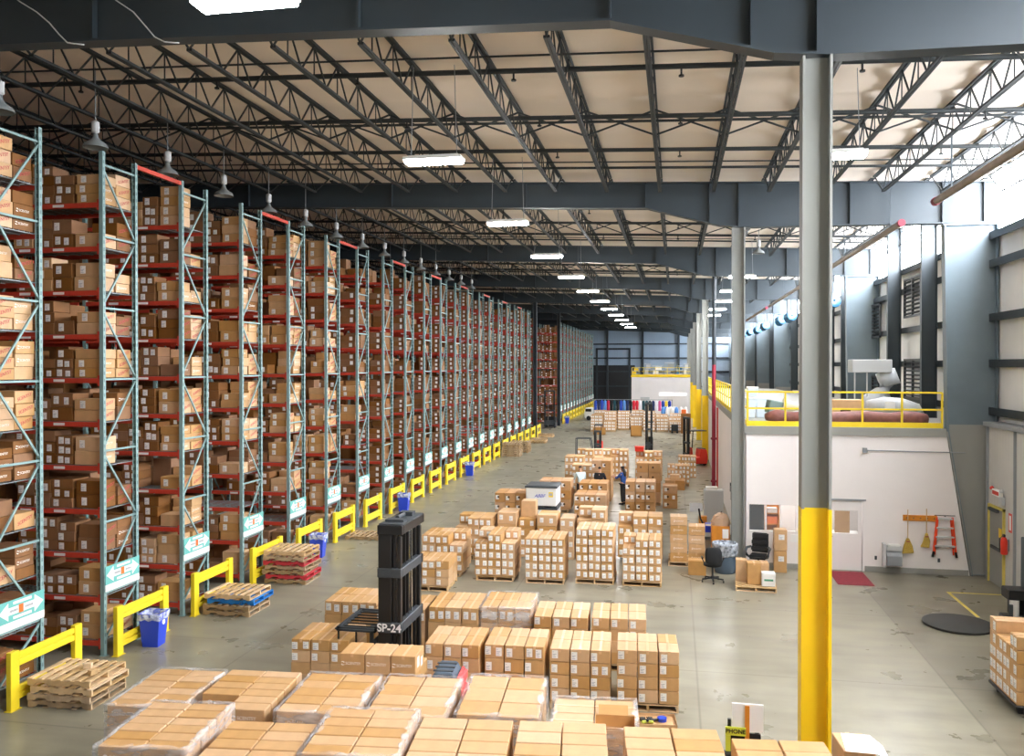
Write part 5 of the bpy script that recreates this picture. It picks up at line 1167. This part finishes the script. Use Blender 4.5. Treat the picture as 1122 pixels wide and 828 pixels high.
# the low pallet of tall cartons and a white paper box
pallet(1.58, 23.25, 0, -.06, 'wooden pallet carrying tall cartons and a white box before the office', 'wood', 'wooden pallets under the loads')
for i, (x, y, w, d, h) in enumerate(((1.78, 23.95, .30, .30, .58), (2.08, 23.66, .36, .34, .58), (2.33, 24.05, .34, .34, .50))):
    o = link('plain_carton', carton_mesh(w, d, h), None, (x, y, .13), .05*i-.04); tag(o, 'tall tan carton on the low pallet before the office, %s' % ('nearest the waste barrel', 'in front', 'nearest the office wall')[i], 'carton', 'tall cartons on the low pallet'); link('tape', tape_mesh(w, d, h, 'y'), o)
o = MB().bx(-.17, -.15, 0, .17, .15, .34).bx(-.175, -.155, .26, .175, .155, .345).bx(-.12, -.158, .14, .12, -.15, .2, 1).build('paper_box', ['label', 'green_print'], None, (2.44, 23.5, .13), bevel=.004); tag(o, 'white office paper box with green print on the low pallet', 'box')
# ---- sprinkler riser by the third frame line
t = thing('sprinkler_riser', 'tall sprinkler riser pipe, dark above and red below, by the mezzanine', 'pipe', (1.78, 41.0, 0))
MB().cyl((0, 0, 6.0), (0, 0, 11.0), .085, 12).build('upper_pipe', 'steel_dark', t, smooth=.6); MB().cyl((0, 0, .3), (0, 0, 6.02), .09, 12).build('lower_pipe', 'dark_red', t, smooth=.6, label='dark red lower pipe'); MB().cyl((.17, .1, .0), (.17, .1, 4.0), .04, 10).build('drain_pipe', 'red', t, smooth=.6)
MB().bx(-.1, -.1, .0, .12, .1, .3).lathe([(.13, .5), (.15, .55), (.13, .6)], 14).lathe([(.13, 2.5), (.15, 2.55), (.13, 2.6)], 14).build('valve_flange', 'dark_red', t)
MB().cyl((0, 0, 11.0), (1.6, 0, 10.9), .06, 10).build('branch_pipe', 'steel_dark', t, smooth=.6)
# ---- the phone point at the end of the front line
t = thing('phone_stand', 'phone point with PHONE plate, white boards and dark posts behind the front loads', 'phone stand', (.66, 11.05, 0))
MB().bar((.02, .06, 0), (.02, .06, 1.50), .04).bar((.36, .06, 0), (.36, .06, 1.42), .05).build('post', 'black', t)
MB().bx(-.03, -.02, 1.14, .40, .0, 1.36).build('backboard', 'black_soft', t)
MB().bx(.05, -.045, 1.39, .43, -.02, 1.74).build('white_board', 'label', t); MB().bx(.205, -.06, 1.15, .26, -.045, 1.72).build('wooden_strip', 'orange_wood', t)
MB().bx(-.035, -.075, 1.345, .215, -.06, 1.45).build('phone_plate', 'lime', t); me = text_mesh('PHONE', .074, 'black', .002, 0, .02); me.transform(Matrix.Rotation(PI/2, 4, 'X')); link('lettering', me, t, (.09, -.078, 1.397))
MB().bx(-.03, -.07, 1.13, .03, -.02, 1.34).build('lime_strip', 'lime', t); MB().bx(-.07, -.1, 1.05, .05, -.02, 1.12).bx(-.07, -.14, 1.10, .05, -.04, 1.14).build('telephone', 'black', t, bevel=.01)
MB().bx(-.2, -.15, 0, .55, .25, .05).build('foot_plate', 'black_soft', t)
# ================================================================ RENDER SETTINGS
sc = bpy.context.scene
w = bpy.data.worlds.new('world'); sc.world = w; w.use_nodes = True
w.node_tree.nodes['Background'].inputs[0].default_value = (.8, .9, 1, 1); w.node_tree.nodes['Background'].inputs[1].default_value = .3
sc.view_settings.view_transform = 'Standard'; sc.view_settings.look = 'None'; sc.view_settings.gamma = 1; sc.view_settings.use_curve_mapping = False
sc.view_settings.exposure = 0.34
sc.cycles.use_denoising = True; sc.cycles.max_bounces = 7; sc.cycles.diffuse_bounces = 4; sc.cycles.transparent_max_bounces = 12; sc.cycles.sample_clamp_indirect = 8
